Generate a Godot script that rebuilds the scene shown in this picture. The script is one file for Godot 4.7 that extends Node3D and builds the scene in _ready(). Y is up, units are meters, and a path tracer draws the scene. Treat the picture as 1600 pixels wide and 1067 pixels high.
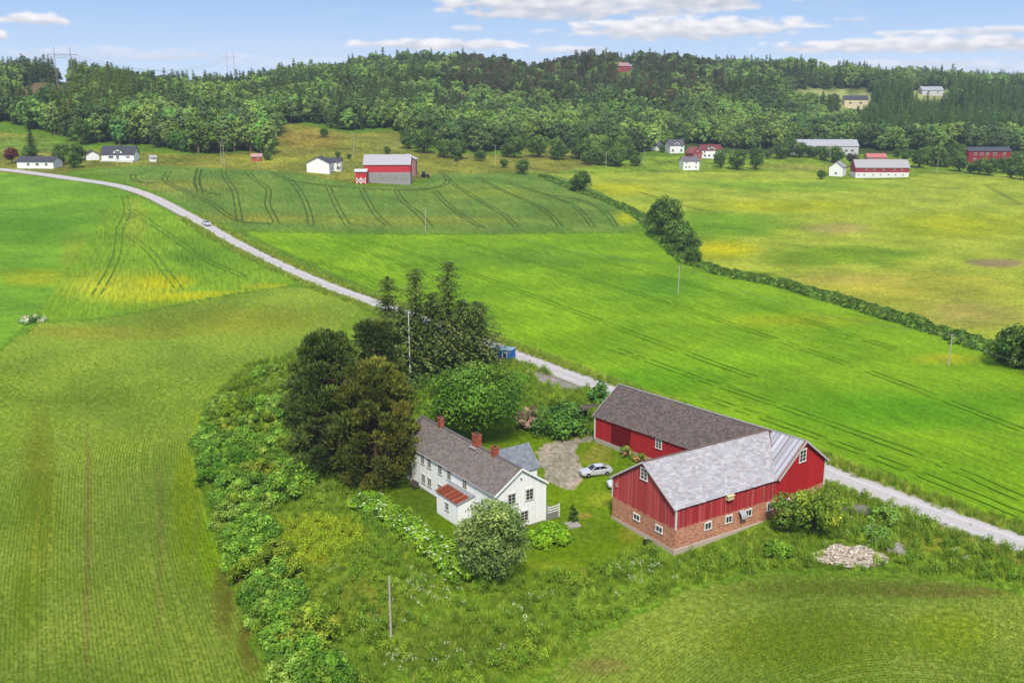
extends Node3D

# ---------------------------------------------------------------- mesh builder
class MB:
	var v := PackedVector3Array()
	var n := PackedVector3Array()
	var c := PackedColorArray()
	var ix := PackedInt32Array()
	var x := Transform3D()
	var col := Color.WHITE
	func tri(a: Vector3, b: Vector3, d: Vector3) -> void:
		a = x * a; b = x * b; d = x * d
		var nn := (b - a).cross(d - a).normalized()
		var k := v.size()
		v.append(a); v.append(b); v.append(d)
		n.append(nn); n.append(nn); n.append(nn)
		c.append(col); c.append(col); c.append(col)
		ix.append(k); ix.append(k + 2); ix.append(k + 1)
	func quad(a: Vector3, b: Vector3, d: Vector3, e: Vector3) -> void:
		a = x * a; b = x * b; d = x * d; e = x * e
		var nn := (d - a).cross(e - b).normalized()
		var k := v.size()
		v.append(a); v.append(b); v.append(d); v.append(e)
		n.append(nn); n.append(nn); n.append(nn); n.append(nn)
		c.append(col); c.append(col); c.append(col); c.append(col)
		ix.append(k); ix.append(k + 2); ix.append(k + 1)
		ix.append(k); ix.append(k + 3); ix.append(k + 2)
	# box from corner a to corner b in local axes
	func box(a: Vector3, b: Vector3) -> void:
		var lo := Vector3(minf(a.x, b.x), minf(a.y, b.y), minf(a.z, b.z))
		var hi := Vector3(maxf(a.x, b.x), maxf(a.y, b.y), maxf(a.z, b.z))
		var p := [Vector3(lo.x, lo.y, lo.z), Vector3(hi.x, lo.y, lo.z), Vector3(hi.x, hi.y, lo.z), Vector3(lo.x, hi.y, lo.z), Vector3(lo.x, lo.y, hi.z), Vector3(hi.x, lo.y, hi.z), Vector3(hi.x, hi.y, hi.z), Vector3(lo.x, hi.y, hi.z)]
		quad(p[4], p[5], p[6], p[7]); quad(p[1], p[0], p[3], p[2])
		quad(p[5], p[1], p[2], p[6]); quad(p[0], p[4], p[7], p[3])
		quad(p[7], p[6], p[2], p[3]); quad(p[0], p[1], p[5], p[4])
	# bar of section w (sideways) x h (up) from a to b
	func bar(a: Vector3, b: Vector3, w: float, h: float) -> void:
		var d := (b - a).normalized()
		var up := Vector3.UP if absf(d.y) < 0.95 else Vector3.BACK
		var s := d.cross(up).normalized()
		var u := s.cross(d).normalized()
		var keep := x
		x = keep * Transform3D(Basis(d, u, s), (a + b) * 0.5)
		var l := a.distance_to(b) * 0.5
		box(Vector3(-l, -h * 0.5, -w * 0.5), Vector3(l, h * 0.5, w * 0.5))
		x = keep
	func tube(pts: Array, rad: Array, seg := 6) -> void:
		for i in pts.size() - 1:
			var a: Vector3 = pts[i]
			var b: Vector3 = pts[i + 1]
			var d := (b - a).normalized()
			var s := d.cross(Vector3.RIGHT if absf(d.x) < 0.8 else Vector3.BACK).normalized()
			var u := s.cross(d)
			for k in seg:
				var t0 := TAU * k / seg
				var t1 := TAU * (k + 1) / seg
				var o0 := s * cos(t0) + u * sin(t0)
				var o1 := s * cos(t1) + u * sin(t1)
				quad(a + o0 * rad[i], b + o0 * rad[i + 1], b + o1 * rad[i + 1], a + o1 * rad[i])
		var e: Vector3 = pts[-1]
		var dd: Vector3 = (e - pts[-2]).normalized()
		var ss := dd.cross(Vector3.RIGHT if absf(dd.x) < 0.8 else Vector3.BACK).normalized()
		var uu := ss.cross(dd)
		for k in seg:
			tri(e, e + (ss * cos(TAU * (k + 1) / seg) + uu * sin(TAU * (k + 1) / seg)) * rad[-1], e + (ss * cos(TAU * k / seg) + uu * sin(TAU * k / seg)) * rad[-1])
	# flat polygon (convex, counter-clockwise from outside) pushed inwards by depth along -dir
	func slab(poly: Array, dir: Vector3, depth: float) -> void:
		var m := poly.size()
		for i in range(1, m - 1):
			tri(poly[0], poly[i], poly[i + 1])
			tri(poly[0] - dir * depth, poly[i + 1] - dir * depth, poly[i] - dir * depth)
		for i in m:
			var a: Vector3 = poly[i]
			var b: Vector3 = poly[(i + 1) % m]
			quad(a, a - dir * depth, b - dir * depth, b)
	func mesh() -> ArrayMesh:
		var arr := []
		arr.resize(Mesh.ARRAY_MAX)
		arr[Mesh.ARRAY_VERTEX] = v
		arr[Mesh.ARRAY_NORMAL] = n
		arr[Mesh.ARRAY_COLOR] = c
		arr[Mesh.ARRAY_INDEX] = ix
		var am := ArrayMesh.new()
		if v.size() > 0:
			am.add_surface_from_arrays(Mesh.PRIMITIVE_TRIANGLES, arr)
		return am

# ---------------------------------------------------------------- scene helpers
const FL := 1500.0          # focal length in photograph pixels
const CAM_H := 53.0
const PITCH := 0.24093      # horizon at row 165 of 1067
const K := 1.24             # light that falls on a level surface, for turning seen colours into base colours
var M := {}
var names := {}

func numbered(s: String) -> String:
	if not names.has(s):
		names[s] = 0
		return s
	names[s] += 1
	return "%s_%03d" % [s, names[s]]

func lin(a: float) -> float:
	return pow(a / 255.0, 2.2)

# base colour (sRGB-encoded) of a surface seen as r, g, b in the photograph
func ph(r: float, g: float, b: float, k := K) -> Color:
	return Color(pow(minf(lin(r) / k, 0.85), 1 / 2.2), pow(minf(lin(g) / k, 0.85), 1 / 2.2), pow(minf(lin(b) / k, 0.85), 1 / 2.2))

# the same for leaves, which shade one another and let light through
func lf(r: float, g: float, b: float) -> Color:
	return ph(minf(r + 2.0, 255.0), g, b * 0.95, 0.77)

func vary(rng: RandomNumberGenerator, col: Color, a: float) -> Color:
	var f := 1.0 + rng.randf_range(-a, a)
	return Color(clampf(col.r * f * (1.0 + rng.randf_range(-a, a) * 0.35), 0, 1), clampf(col.g * f, 0, 1), clampf(col.b * f * (1.0 + rng.randf_range(-a, a) * 0.35), 0, 1))

func rand(s: int) -> RandomNumberGenerator:
	var r := RandomNumberGenerator.new()
	r.seed = s
	return r

func part(called: String, mb: MB, mat: Material, parent: Node, kind := "") -> MeshInstance3D:
	return part_mesh(called, mb.mesh(), mat, parent, kind)

func part_mesh(called: String, mesh: Mesh, mat: Material, parent: Node, kind := "") -> MeshInstance3D:
	var o := MeshInstance3D.new()
	o.name = called
	o.mesh = mesh
	o.material_override = mat
	if kind != "":
		o.set_meta("kind", kind)
	parent.add_child(o, true)
	return o

func thing(called: String, label: String, category: String, at := Vector3.ZERO, turn := 0.0, group := "") -> Node3D:
	var o := Node3D.new()
	o.name = numbered(called)
	add_child(o)
	o.position = at
	o.rotation.y = turn
	tag(o, label, category, group)
	return o

func tag(o: Node, label: String, category: String, group := "") -> void:
	o.set_meta("label", label)
	o.set_meta("category", category)
	if group != "":
		o.set_meta("group", group)

func structure(called: String, mesh: Mesh, mat: Material, label: String) -> MeshInstance3D:
	var o := part_mesh(numbered(called), mesh, mat, self, "structure")
	o.set_meta("label", label)
	o.set_meta("category", called.replace("_", " "))
	return o

func scatter(called: String, mesh: Mesh, mat: Material, xf: Array, cols: Array, label: String, category: String) -> void:
	if xf.is_empty():
		return
	var mm := MultiMesh.new()
	mm.transform_format = MultiMesh.TRANSFORM_3D
	mm.use_colors = true
	mm.mesh = mesh
	mm.instance_count = xf.size()
	var buf := PackedFloat32Array()
	buf.resize(xf.size() * 16)
	for i in xf.size():
		var t: Transform3D = xf[i]
		var q: Color = cols[i]
		var b := i * 16
		buf[b] = t.basis.x.x; buf[b + 1] = t.basis.y.x; buf[b + 2] = t.basis.z.x; buf[b + 3] = t.origin.x
		buf[b + 4] = t.basis.x.y; buf[b + 5] = t.basis.y.y; buf[b + 6] = t.basis.z.y; buf[b + 7] = t.origin.y
		buf[b + 8] = t.basis.x.z; buf[b + 9] = t.basis.y.z; buf[b + 10] = t.basis.z.z; buf[b + 11] = t.origin.z
		buf[b + 12] = q.r; buf[b + 13] = q.g; buf[b + 14] = q.b; buf[b + 15] = 1.0
	mm.buffer = buf
	var o := MultiMeshInstance3D.new()
	o.name = numbered(called)
	o.multimesh = mm
	o.material_override = mat
	o.set_meta("kind", "stuff")
	tag(o, label, category)
	add_child(o)

# ---------------------------------------------------------------- terrain: heights in metres by direction (columns) and distance (rows)
const TD := [60.0, 100.0, 115.0, 130.0, 150.0, 200.0, 300.0, 400.0, 450.0, 500.0, 560.0, 620.0, 700.0, 800.0, 900.0, 1000.0, 1150.0, 1400.0, 2000.0, 3500.0, 5200.0]
const TT := [-0.70, -0.555, -0.416, -0.277, -0.139, 0.0, 0.139, 0.277, 0.416, 0.555, 0.70]
const TH := [
	[0, 0.5, 1.2, 2.0, 3.2, 7.0, 17, 26, 30, 34, 41, 51, 60, 66, 67, 64, 60, 58, 62, 75, 80],
	[0, 0.5, 1.2, 2.0, 3.2, 7.0, 17, 25, 29, 33, 40, 50, 59, 66, 67, 63, 58, 58, 62, 75, 80],
	[0, 0.2, 0.6, 1.0, 2.0, 5.0, 15, 25, 28.5, 32, 38, 47, 57, 65, 66, 62, 58, 58, 62, 75, 80],
	[0, 0.0, 0.2, 0.5, 1.2, 4.0, 12, 20.5, 25, 30, 36, 44, 52, 57, 57, 57, 58, 66, 66, 78, 84],
	[0, 0.0, 0.0, 0.0, 0.4, 2.2, 9, 17, 20.5, 25.5, 32, 38, 47, 60, 72, 80, 79, 75, 74, 84, 90],
	[0, 0.0, 0.0, 0.3, 1.5, 3.0, 7.5, 13, 16, 19.5, 24, 29, 36, 52, 71, 83, 82, 79, 80, 90, 95],
	[0, 0.0, 0.2, 1.5, 2.6, 3.4, 6, 10, 12, 14, 17, 20.5, 28, 45, 64, 78, 86, 86, 86, 95, 100],
	[-0.5, -0.3, 0.6, 2.6, 3.1, 3.2, 5, 8, 10, 12, 15, 18.5, 24, 40, 57, 71, 84, 84, 86, 98, 104],
	[-1, -0.3, 1.0, 2.6, 3.0, 2.8, 4, 7, 9, 11.5, 14.5, 18, 22, 33, 46, 57, 68, 78, 90, 104, 108],
	[-1.5, -0.5, 1.0, 2.5, 2.8, 2.4, 3, 6, 8, 10.5, 13.5, 17, 21, 32, 44, 54, 64, 76, 92, 108, 112],
	[-1.5, -0.5, 1.0, 2.5, 2.8, 2.4, 3, 6, 8, 10.5, 13.5, 17, 21, 32, 44, 54, 64, 76, 92, 108, 112]]
const GC := 141             # look-up grid: columns over -0.7 .. 0.7
const GR := 300             # rows, exponential from 60 to 5200 m
var hk := log(5200.0 / 60.0) / (GR - 1)
var hg := PackedFloat32Array()

func cr(a: float, b: float, c: float, d: float, t: float) -> float:
	return b + 0.5 * t * (c - a + t * (2.0 * a - 5.0 * b + 4.0 * c - d + t * (3.0 * (b - c) + d - a)))

func make_heights() -> void:
	hg.resize(GC * GR)
	var nz := FastNoiseLite.new()
	nz.seed = 5
	nz.frequency = 0.006
	nz.fractal_octaves = 3
	for r in GR:
		var d := 60.0 * exp(r * hk)
		var i := 0
		while i < TD.size() - 2 and TD[i + 1] <= d:
			i += 1
		var f := clampf((d - TD[i]) / (TD[i + 1] - TD[i]), 0, 1)
		var col := []
		for a in TT.size():
			var q: Array = TH[a]
			var m0: float = (q[i + 1] - q[maxi(i - 1, 0)]) / (TD[i + 1] - TD[maxi(i - 1, 0)])
			var m1: float = (q[mini(i + 2, TD.size() - 1)] - q[i]) / (TD[mini(i + 2, TD.size() - 1)] - TD[i])
			var w: float = TD[i + 1] - TD[i]
			var f2 := f * f
			var f3 := f2 * f
			col.append(q[i] * (2 * f3 - 3 * f2 + 1) + m0 * w * (f3 - 2 * f2 + f) + q[i + 1] * (3 * f2 - 2 * f3) + m1 * w * (f3 - f2))
		for k in GC:
			var t := -0.7 + 1.4 * k / (GC - 1)
			var j := 0
			while j < TT.size() - 2 and TT[j + 1] <= t:
				j += 1
			var g: float = clampf((t - TT[j]) / (TT[j + 1] - TT[j]), 0, 1)
			var h := cr(col[maxi(j - 1, 0)], col[j], col[j + 1], col[mini(j + 2, TT.size() - 1)], g)
			var amp := clampf((d - 170.0) / 500.0, 0.0, 1.0)
			h += nz.get_noise_2d(t * d, d) * (1.6 * amp + 17.0 * clampf((d - 620.0) / 300.0, 0.0, 1.0))
			hg[r * GC + k] = h

func ht(x: float, z: float) -> float:
	var d := maxf(-z, 60.0)
	var rr := minf(log(d / 60.0) / hk, GR - 1.001)
	var kk := clampf((x / d + 0.7) / 1.4 * (GC - 1), 0.0, GC - 1.001)
	var r := int(rr)
	var k := int(kk)
	rr -= r
	kk -= k
	var b := r * GC + k
	return lerpf(lerpf(hg[b], hg[b + 1], kk), lerpf(hg[b + GC], hg[b + GC + 1], kk), rr)

func on(x: float, z: float, up := 0.0) -> Vector3:
	return Vector3(x, ht(x, z) + up, z)

# the ground point seen at a pixel of the 1600 x 1067 photograph
func gp(px: float, py: float) -> Vector3:
	var xx := (px - 800.0) / FL
	var yy := (533.5 - py) / FL
	var d := Vector3(xx, yy * cos(PITCH) - sin(PITCH), -(cos(PITCH) + yy * sin(PITCH)))
	var o := Vector3(0, CAM_H, 0)
	var s := 55.0
	var last := s
	while s < 5000.0:
		var p := o + d * s
		if p.y < ht(p.x, p.z):
			break
		last = s
		s *= 1.012
	for i in 14:
		var m := (s + last) * 0.5
		var p := o + d * m
		if p.y < ht(p.x, p.z):
			s = m
		else:
			last = m
	var e := o + d * s
	return Vector3(e.x, ht(e.x, e.z), e.z)

func pix(p: Vector3) -> Vector2:
	var y := p.y - CAM_H
	var zc := -y * sin(PITCH) - p.z * cos(PITCH)
	return Vector2(800.0 + FL * p.x / zc, 533.5 - FL * (y * cos(PITCH) - p.z * sin(PITCH)) / zc)

# metres per photograph pixel at a ground point
func mpp(p: Vector3) -> float:
	return (-(p.y - CAM_H) * sin(PITCH) - p.z * cos(PITCH)) / FL

func poly2(pts: Array) -> PackedVector2Array:
	var o := PackedVector2Array()
	for i in range(0, pts.size(), 2):
		var p := gp(pts[i], pts[i + 1])
		o.append(Vector2(p.x, p.z))
	return o

func smooth_line(pts: Array, step: float) -> Array:
	var c := Curve3D.new()
	c.bake_interval = step
	for i in pts.size():
		var a: Vector3 = pts[maxi(i - 1, 0)]
		var b: Vector3 = pts[mini(i + 1, pts.size() - 1)]
		var p: Vector3 = pts[i]
		var dir := (b - a).normalized()
		var li := p.distance_to(a) / 3.0
		var lo := p.distance_to(b) / 3.0
		c.add_point(p, -dir * li, dir * lo)
	return Array(c.get_baked_points())

func px_line(pts: Array, step: float) -> Array:
	var o := []
	for i in range(0, pts.size(), 2):
		o.append(gp(pts[i], pts[i + 1]))
	return smooth_line(o, step)

# a strip laid over the ground along a line
func ribbon(line: Array, w: float, lift: float, col: Color, side := 0.0, rag := 0.0, gaps := 0.0, sd := 1) -> MB:
	var mb := MB.new()
	var rng := rand(sd)
	mb.col = col
	var prev := []
	for i in line.size():
		var a: Vector3 = line[maxi(i - 1, 0)]
		var b: Vector3 = line[mini(i + 1, line.size() - 1)]
		var s := Vector3(-(b.z - a.z), 0, b.x - a.x).normalized()
		var p: Vector3 = line[i] + s * (side + rng.randf_range(-rag, rag) * w * 0.3)
		var l := p - s * w * 0.5 * (1.0 + rng.randf_range(-rag, rag))
		var r := p + s * w * 0.5 * (1.0 + rng.randf_range(-rag, rag))
		l.y = ht(l.x, l.z) + lift
		r.y = ht(r.x, r.z) + lift
		if prev.size() and rng.randf() >= gaps:
			mb.quad(prev[0], prev[1], r, l)
		prev = [l, r]
	# faces must look up
	return mb

# ---------------------------------------------------------------- camera, sky, sun
func make_view() -> void:
	var cam := Camera3D.new()
	cam.name = "camera"
	cam.fov = rad_to_deg(2.0 * atan(533.5 / FL))
	cam.near = 0.5
	cam.far = 9000.0
	cam.position = Vector3(0, CAM_H, 0)
	cam.rotation.x = -PITCH
	add_child(cam)
	cam.current = true
	var sun := DirectionalLight3D.new()
	sun.name = "sun"
	sun.light_energy = 1.0
	sun.light_color = Color(1.0, 0.96, 0.89)
	sun.light_angular_distance = 9.0
	sun.shadow_enabled = true
	sun.rotation = Vector3(deg_to_rad(-50), deg_to_rad(2), 0)
	add_child(sun)
	var env := Environment.new()
	env.background_mode = Environment.BG_SKY
	env.tonemap_mode = Environment.TONE_MAPPER_LINEAR
	env.tonemap_exposure = 1.5
	env.sdfgi_enabled = true
	env.ssao_enabled = true
	env.ssil_enabled = true
	env.fog_enabled = true
	env.fog_density = 0.00012
	env.fog_light_color = Color(0.80, 0.87, 0.95)
	var sky := Sky.new()
	var sm := PanoramaSkyMaterial.new()
	sm.panorama = make_sky()
	sky.sky_material = sm
	env.sky = sky
	var we := WorldEnvironment.new()
	we.name = "world"
	we.environment = env
	add_child(we)

func make_sky() -> ImageTexture:
	var W := 4096
	var Hh := 2048
	var cn := FastNoiseLite.new()
	cn.seed = 21
	cn.frequency = 1.0
	cn.fractal_octaves = 5
	var wn := FastNoiseLite.new()
	wn.seed = 8
	wn.frequency = 1.0
	wn.fractal_octaves = 4
	# cloud banks: photograph pixel centre, half width, half height, strength
	var banks := [[860, 2, 175, 44, 1.5], [1040, 2, 150, 34, 1.5], [1065, 50, 190, 19, 1.4], [1325, 2, 110, 14, 1.3], [690, 72, 130, 9, 1.0], [890, 80, 70, 6, 0.8], [1440, 80, 260, 12, 1.0], [1520, 62, 150, 6, 0.8], [70, 47, 55, 10, 1.0], [-10, 70, 35, 12, 1.0], [200, 92, 200, 10, 0.35], [560, 100, 200, 8, 0.25], [1330, 108, 300, 9, 0.5], [1560, 112, 160, 8, 0.5], [735, 47, 26, 5, 0.7], [1325, 40, 30, 4, 0.5]]
	var zen := Vector3(0.116, 0.241, 0.536)
	var mid := Vector3(0.192, 0.348, 0.598)
	var low := Vector3(0.589, 0.652, 0.741)
	var data := PackedFloat32Array()
	data.resize(W * Hh * 4)
	var fine_rows := 0
	for y in Hh:
		var el := PI * 0.5 - (y + 0.5) / Hh * PI
		if el < -0.03:
			break
		fine_rows = y + 1
		var e := maxf(el, 0.0)
		var step := 1 if el < 0.16 else (4 if el < 0.5 else 8)
		var g := clampf(e / 0.13, 0.0, 1.0)
		var base := low.lerp(mid, pow(g, 0.72))
		base = base.lerp(zen, smoothstep(0.13, 1.2, e))
		var xx := 0
		if step > 1 and y % step != 0:
			# repeat the row above
			var src := (y - 1) * W * 4
			var dst := y * W * 4
			for i in W * 4:
				data[dst + i] = data[src + i]
			continue
		while xx < W:
			var az := wrapf((xx + 0.5) / W * TAU, -PI, PI)
			var dy := sin(el) + 0.11
			var dx := sin(az) * cos(el) / dy
			var dz := cos(az) * cos(el) / dy
			var cl := cn.get_noise_2d(dx * 0.35, dz * 0.9) * 1.1 + wn.get_noise_2d(dx * 2.2, dz * 4.0) * 0.25
			var tone := 0.5
			var cover := smoothstep(0.05, 0.42, cl - 0.10 + 0.42 * smoothstep(0.10, 0.5, e)) * (0.85 if el > 0.12 else 0.45)
			if el < 0.14 and absf(az) < 0.62:
				cover *= 0.25
				var ppx := 800.0 + FL * tan(az) * 1.03
				var ppy := 165.0 - FL * 1.06 * tan(el)
				var ragged := wn.get_noise_2d(ppx * 0.018, ppy * 0.07)
				for b in banks:
					var qx: float = (ppx - b[0]) / b[2]
					var qy: float = (ppy - b[1]) / b[3]
					if absf(qx) > 1.6 or absf(qy) > 1.9:
						continue
					qy *= 1.0 if qy < 0.0 else 1.35
					var q := qx * qx + qy * qy
					var cc := clampf((1.2 - q + ragged * 1.0) * 2.2, 0.0, 1.0) * minf(b[4], 1.0)
					if cc > cover:
						cover = cc
						tone = clampf(0.45 - qy * 0.55 + ragged * 0.9, 0.0, 1.0)
			cover = clampf(cover, 0.0, 1.0)
			var body := wn.get_noise_2d(dx * 1.3 + 7.0, dz * 5.0)
			var cloud := Vector3(0.44, 0.45, 0.50).lerp(Vector3(0.69, 0.665, 0.67), tone) * (1.0 + body * 0.12)
			if el > 0.14:
				cloud *= 1.3
			var q2 := base.lerp(cloud, cover * 0.93)
			for s in step:
				var o := (y * W + xx + s) * 4
				data[o] = q2.x; data[o + 1] = q2.y; data[o + 2] = q2.z; data[o + 3] = 1.0
			xx += step
	var lowrow := (fine_rows - 1) * W * 4
	for y in range(fine_rows, Hh):
		var dst := y * W * 4
		if y < fine_rows + 2:
			for i in W * 4:
				data[dst + i] = data[lowrow + i]
	var im := Image.create_from_data(W, Hh, false, Image.FORMAT_RGBAF, data.to_byte_array())
	return ImageTexture.create_from_image(im)

# ---------------------------------------------------------------- ground
var NZ := FastNoiseLite.new()
var NF := FastNoiseLite.new()
var zones := []

func zone(called: String, pts: Array, col: Color, patches := [], way = null, rough := 0.4, jig := 0.05, label := "") -> void:
	var p := poly2(pts)
	var r := Rect2(p[0], Vector2.ZERO)
	for q in p:
		r = r.expand(q)
	var ps := []
	var dir := 0.0
	if way:
		var w0 := gp(way[0], way[1])
		var w1 := gp(way[2], way[3])
		dir = atan2(w1.z - w0.z, w1.x - w0.x)
	for a in patches:
		var o := gp(a[0], a[1])
		var e := gp(a[0] + a[2], a[1])
		var f := gp(a[0], a[1] - a[3])
		var T2 := Transform2D(Vector2(e.x - o.x, e.z - o.z), Vector2(f.x - o.x, f.z - o.z), Vector2(o.x, o.z))
		ps.append([T2.affine_inverse(), a[4], a[5] if a.size() > 5 else 1.0])
	zones.append({"name": called, "poly": p, "box": r.grow(1.0), "col": col, "ps": ps, "dir": dir, "rough": rough, "iso": way == null, "jig": jig, "label": label})

func zone_at(x: float, z: float) -> int:
	var q := Vector2(x, z)
	for i in range(zones.size() - 1, -1, -1):
		if zones[i].box.has_point(q) and Geometry2D.is_point_in_polygon(q, zones[i].poly):
			return i
	return -1

func make_zones() -> void:
	var yel := ph(192, 194, 24)
	var yel2 := ph(174, 186, 36)
	var brn := ph(140, 130, 62)
	var dk := ph(102, 139, 36)
	# order: later ones lie over earlier ones
	zone("hill_meadow", [-60, 300, -60, 200, 60, 212, 130, 232, 300, 242, 430, 235, 400, 185, 480, 195, 540, 208, 620, 205, 650, 235, 820, 243, 770, 200, 880, 232, 940, 258, 1000, 262, 860, 270, 690, 270, 640, 285, 560, 288, 470, 272, 330, 264, 150, 262], ph(142, 146, 58), [[480, 215, 60, 14, ph(160, 142, 62)], [640, 225, 70, 12, ph(146, 152, 68)], [780, 225, 90, 14, ph(142, 156, 64)], [60, 225, 110, 16, ph(122, 154, 58)], [400, 250, 60, 8, ph(160, 165, 60)]], null, 1.5, 0.2, "rough tussocky hillside meadow below the wood")
	zone("valley_grass", [850, 275, 940, 255, 1010, 245, 1200, 240, 1420, 245, 1660, 245, 1660, 284, 1300, 284], ph(136, 164, 48), [[960, 250, 60, 4, ph(122, 172, 54)], [1250, 262, 90, 5, ph(162, 164, 72)]], [900, 262, 1200, 264], 1.5, 0.15, "grass strips between hedgerows and far farmsteads")
	zone("yellow_green_field", [846, 272, 905, 272, 1000, 268, 1270, 268, 1290, 281, 1420, 280, 1440, 272, 1660, 276, 1660, 570, 1580, 545, 1540, 535, 1350, 480, 1210, 440, 1105, 412, 1060, 370, 1000, 335, 930, 300], ph(172, 188, 62), [[960, 295, 70, 10, ph(184, 190, 38)], [1230, 290, 200, 9, ph(144, 180, 48)], [1130, 350, 110, 22, ph(124, 166, 40), 1.2], [1130, 388, 60, 14, yel], [1310, 357, 55, 9, ph(182, 174, 92), 1.2], [1240, 322, 150, 10, yel2], [1330, 398, 130, 14, ph(128, 164, 40), 1.2], [1560, 411, 50, 7, ph(160, 146, 98), 1.4], [1420, 450, 190, 28, ph(182, 182, 66)], [1520, 490, 100, 22, ph(180, 172, 84), 1.0], [1330, 436, 90, 12, ph(184, 178, 76)], [1500, 350, 120, 20, yel2], [1150, 430, 60, 8, dk]], [1000, 420, 1500, 400], 0.6, 0.07, "yellowing green cereal field across the ditch")
	zone("tramlined_field", [150, 268, 200, 258, 330, 262, 470, 270, 560, 291, 655, 290, 680, 270, 800, 270, 870, 274, 940, 300, 985, 330, 1000, 350, 965, 361, 700, 364, 374, 357, 325, 340, 270, 312, 205, 285], ph(118, 150, 62), [[260, 290, 120, 12, ph(140, 150, 62)], [760, 300, 90, 12, ph(144, 162, 54), 0.8], [400, 340, 120, 8, ph(146, 154, 58)], [640, 345, 200, 8, ph(142, 156, 58)], [980, 340, 22, 12, yel2], [880, 335, 60, 12, ph(108, 136, 52)]], [690, 290, 800, 352], 0.5, 0.07, "dark green barley field crossed by tractor tramlines")
	zone("bright_middle_field", [380, 362, 700, 367, 970, 364, 1004, 362, 1050, 402, 1095, 424, 1200, 447, 1340, 487, 1530, 545, 1600, 585, 1680, 615, 1680, 884, 1600, 825, 1420, 762, 1290, 715, 1100, 650, 960, 594, 880, 562, 760, 518, 590, 455, 470, 404], ph(134, 178, 34), [[1240, 500, 120, 12, ph(166, 186, 34)], [1480, 560, 60, 10, yel2], [880, 520, 80, 16, ph(142, 184, 32)], [520, 410, 90, 12, ph(142, 184, 36)], [1150, 560, 160, 20, ph(132, 180, 34)], [1400, 640, 200, 30, ph(108, 168, 26)], [760, 400, 200, 16, ph(112, 156, 40)], [1040, 450, 90, 18, ph(104, 156, 36)], [1020, 590, 120, 20, ph(114, 172, 28)]], [700, 373, 1600, 672], 0.4, 0.07, "bright green young cereal field beyond the road")
	zone("upper_left_field", [-80, 262, 30, 272, 120, 284, 190, 297, 228, 312, 150, 330, 165, 340, 120, 400, 85, 450, 45, 500, -10, 550, -80, 590], ph(124, 172, 50), [[60, 434, 70, 14, ph(170, 186, 40)], [30, 350, 120, 24, ph(102, 154, 42)], [120, 400, 30, 40, ph(142, 172, 52)]], [20, 330, 160, 322], 0.4, 0.07, "bright green field at the roadside bend")
	zone("wedge_field", [228, 312, 280, 342, 330, 368, 400, 405, 470, 438, 450, 446, 340, 463, 230, 484, 140, 498, 66, 500, 60, 484, 108, 420, 165, 330, 190, 302], ph(132, 172, 46), [[190, 447, 100, 26, ph(176, 190, 50), 1.1], [260, 440, 50, 12, yel], [320, 462, 150, 9, ph(184, 192, 34)], [330, 400, 70, 18, ph(108, 152, 40)], [210, 340, 20, 40, ph(152, 176, 54)], [420, 447, 50, 5, yel2]], [190, 340, 170, 440], 0.4, 0.07, "wedge shaped green field with a yellowed corner")
	zone("near_left_field", [-120, 560, 0, 548, 60, 506, 150, 499, 240, 486, 345, 464, 455, 448, 520, 452, 568, 482, 570, 515, 470, 556, 380, 576, 318, 636, 298, 700, 312, 770, 335, 850, 372, 945, 428, 1100, -420, 1100, -300, 700], ph(142, 170, 58), [[200, 960, 420, 300, ph(138, 156, 62), 0.85], [380, 500, 160, 26, ph(140, 154, 50), 1.0], [150, 520, 150, 12, ph(148, 156, 54), 0.9], [312, 700, 14, 60, ph(154, 176, 30), 1.4], [330, 840, 20, 60, ph(142, 176, 26), 1.4], [290, 780, 20, 90, ph(146, 164, 30)], [136, 820, 5, 190, ph(136, 124, 70), 0.7], [250, 830, 5, 150, ph(140, 126, 70), 0.5], [390, 1000, 20, 50, ph(126, 116, 54), 1.2], [350, 930, 18, 60, ph(124, 118, 50), 1.0], [60, 750, 30, 120, ph(128, 142, 42)], [40, 930, 25, 60, ph(122, 144, 40)]], null, 0.5, 0.05, "sparsely sprouted olive green field with drill rows")
	zone("near_right_field", [800, 1110, 860, 1056, 920, 1005, 1000, 957, 1090, 918, 1200, 897, 1350, 898, 1480, 905, 1560, 920, 1660, 940, 1900, 1110], ph(140, 160, 62), [[1250, 1000, 160, 40, ph(136, 150, 44), 1.0], [1480, 990, 80, 40, ph(136, 158, 42), 1.2], [1330, 920, 200, 12, ph(122, 126, 56)], [1500, 925, 100, 10, ph(128, 122, 60)], [940, 1040, 50, 16, ph(140, 138, 70)]], null, 0.5, 0.05, "sprouting field ploughed in arcs before the barn")
	zone("farm_weeds", [575, 470, 480, 552, 385, 570, 322, 632, 304, 700, 318, 768, 342, 850, 380, 945, 436, 1110, 795, 1110, 856, 1052, 916, 1000, 996, 952, 1088, 913, 1200, 892, 1352, 893, 1480, 900, 1560, 915, 1680, 935, 1680, 905, 1600, 868, 1450, 810, 1290, 752, 1000, 640, 880, 592, 760, 545], ph(126, 160, 48), [[490, 845, 75, 50, ph(174, 176, 46), 1.2], [760, 1020, 160, 30, ph(136, 152, 50)], [560, 940, 90, 40, ph(136, 144, 52)], [1450, 845, 90, 20, ph(154, 154, 54)], [1530, 870, 30, 14, ph(122, 118, 66), 1.2], [700, 1000, 120, 40, ph(118, 136, 48)], [860, 610, 40, 8, ph(162, 162, 54)]], null, 0.8, 0.1, "overgrown grass and weeds around the farmyard")
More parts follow.
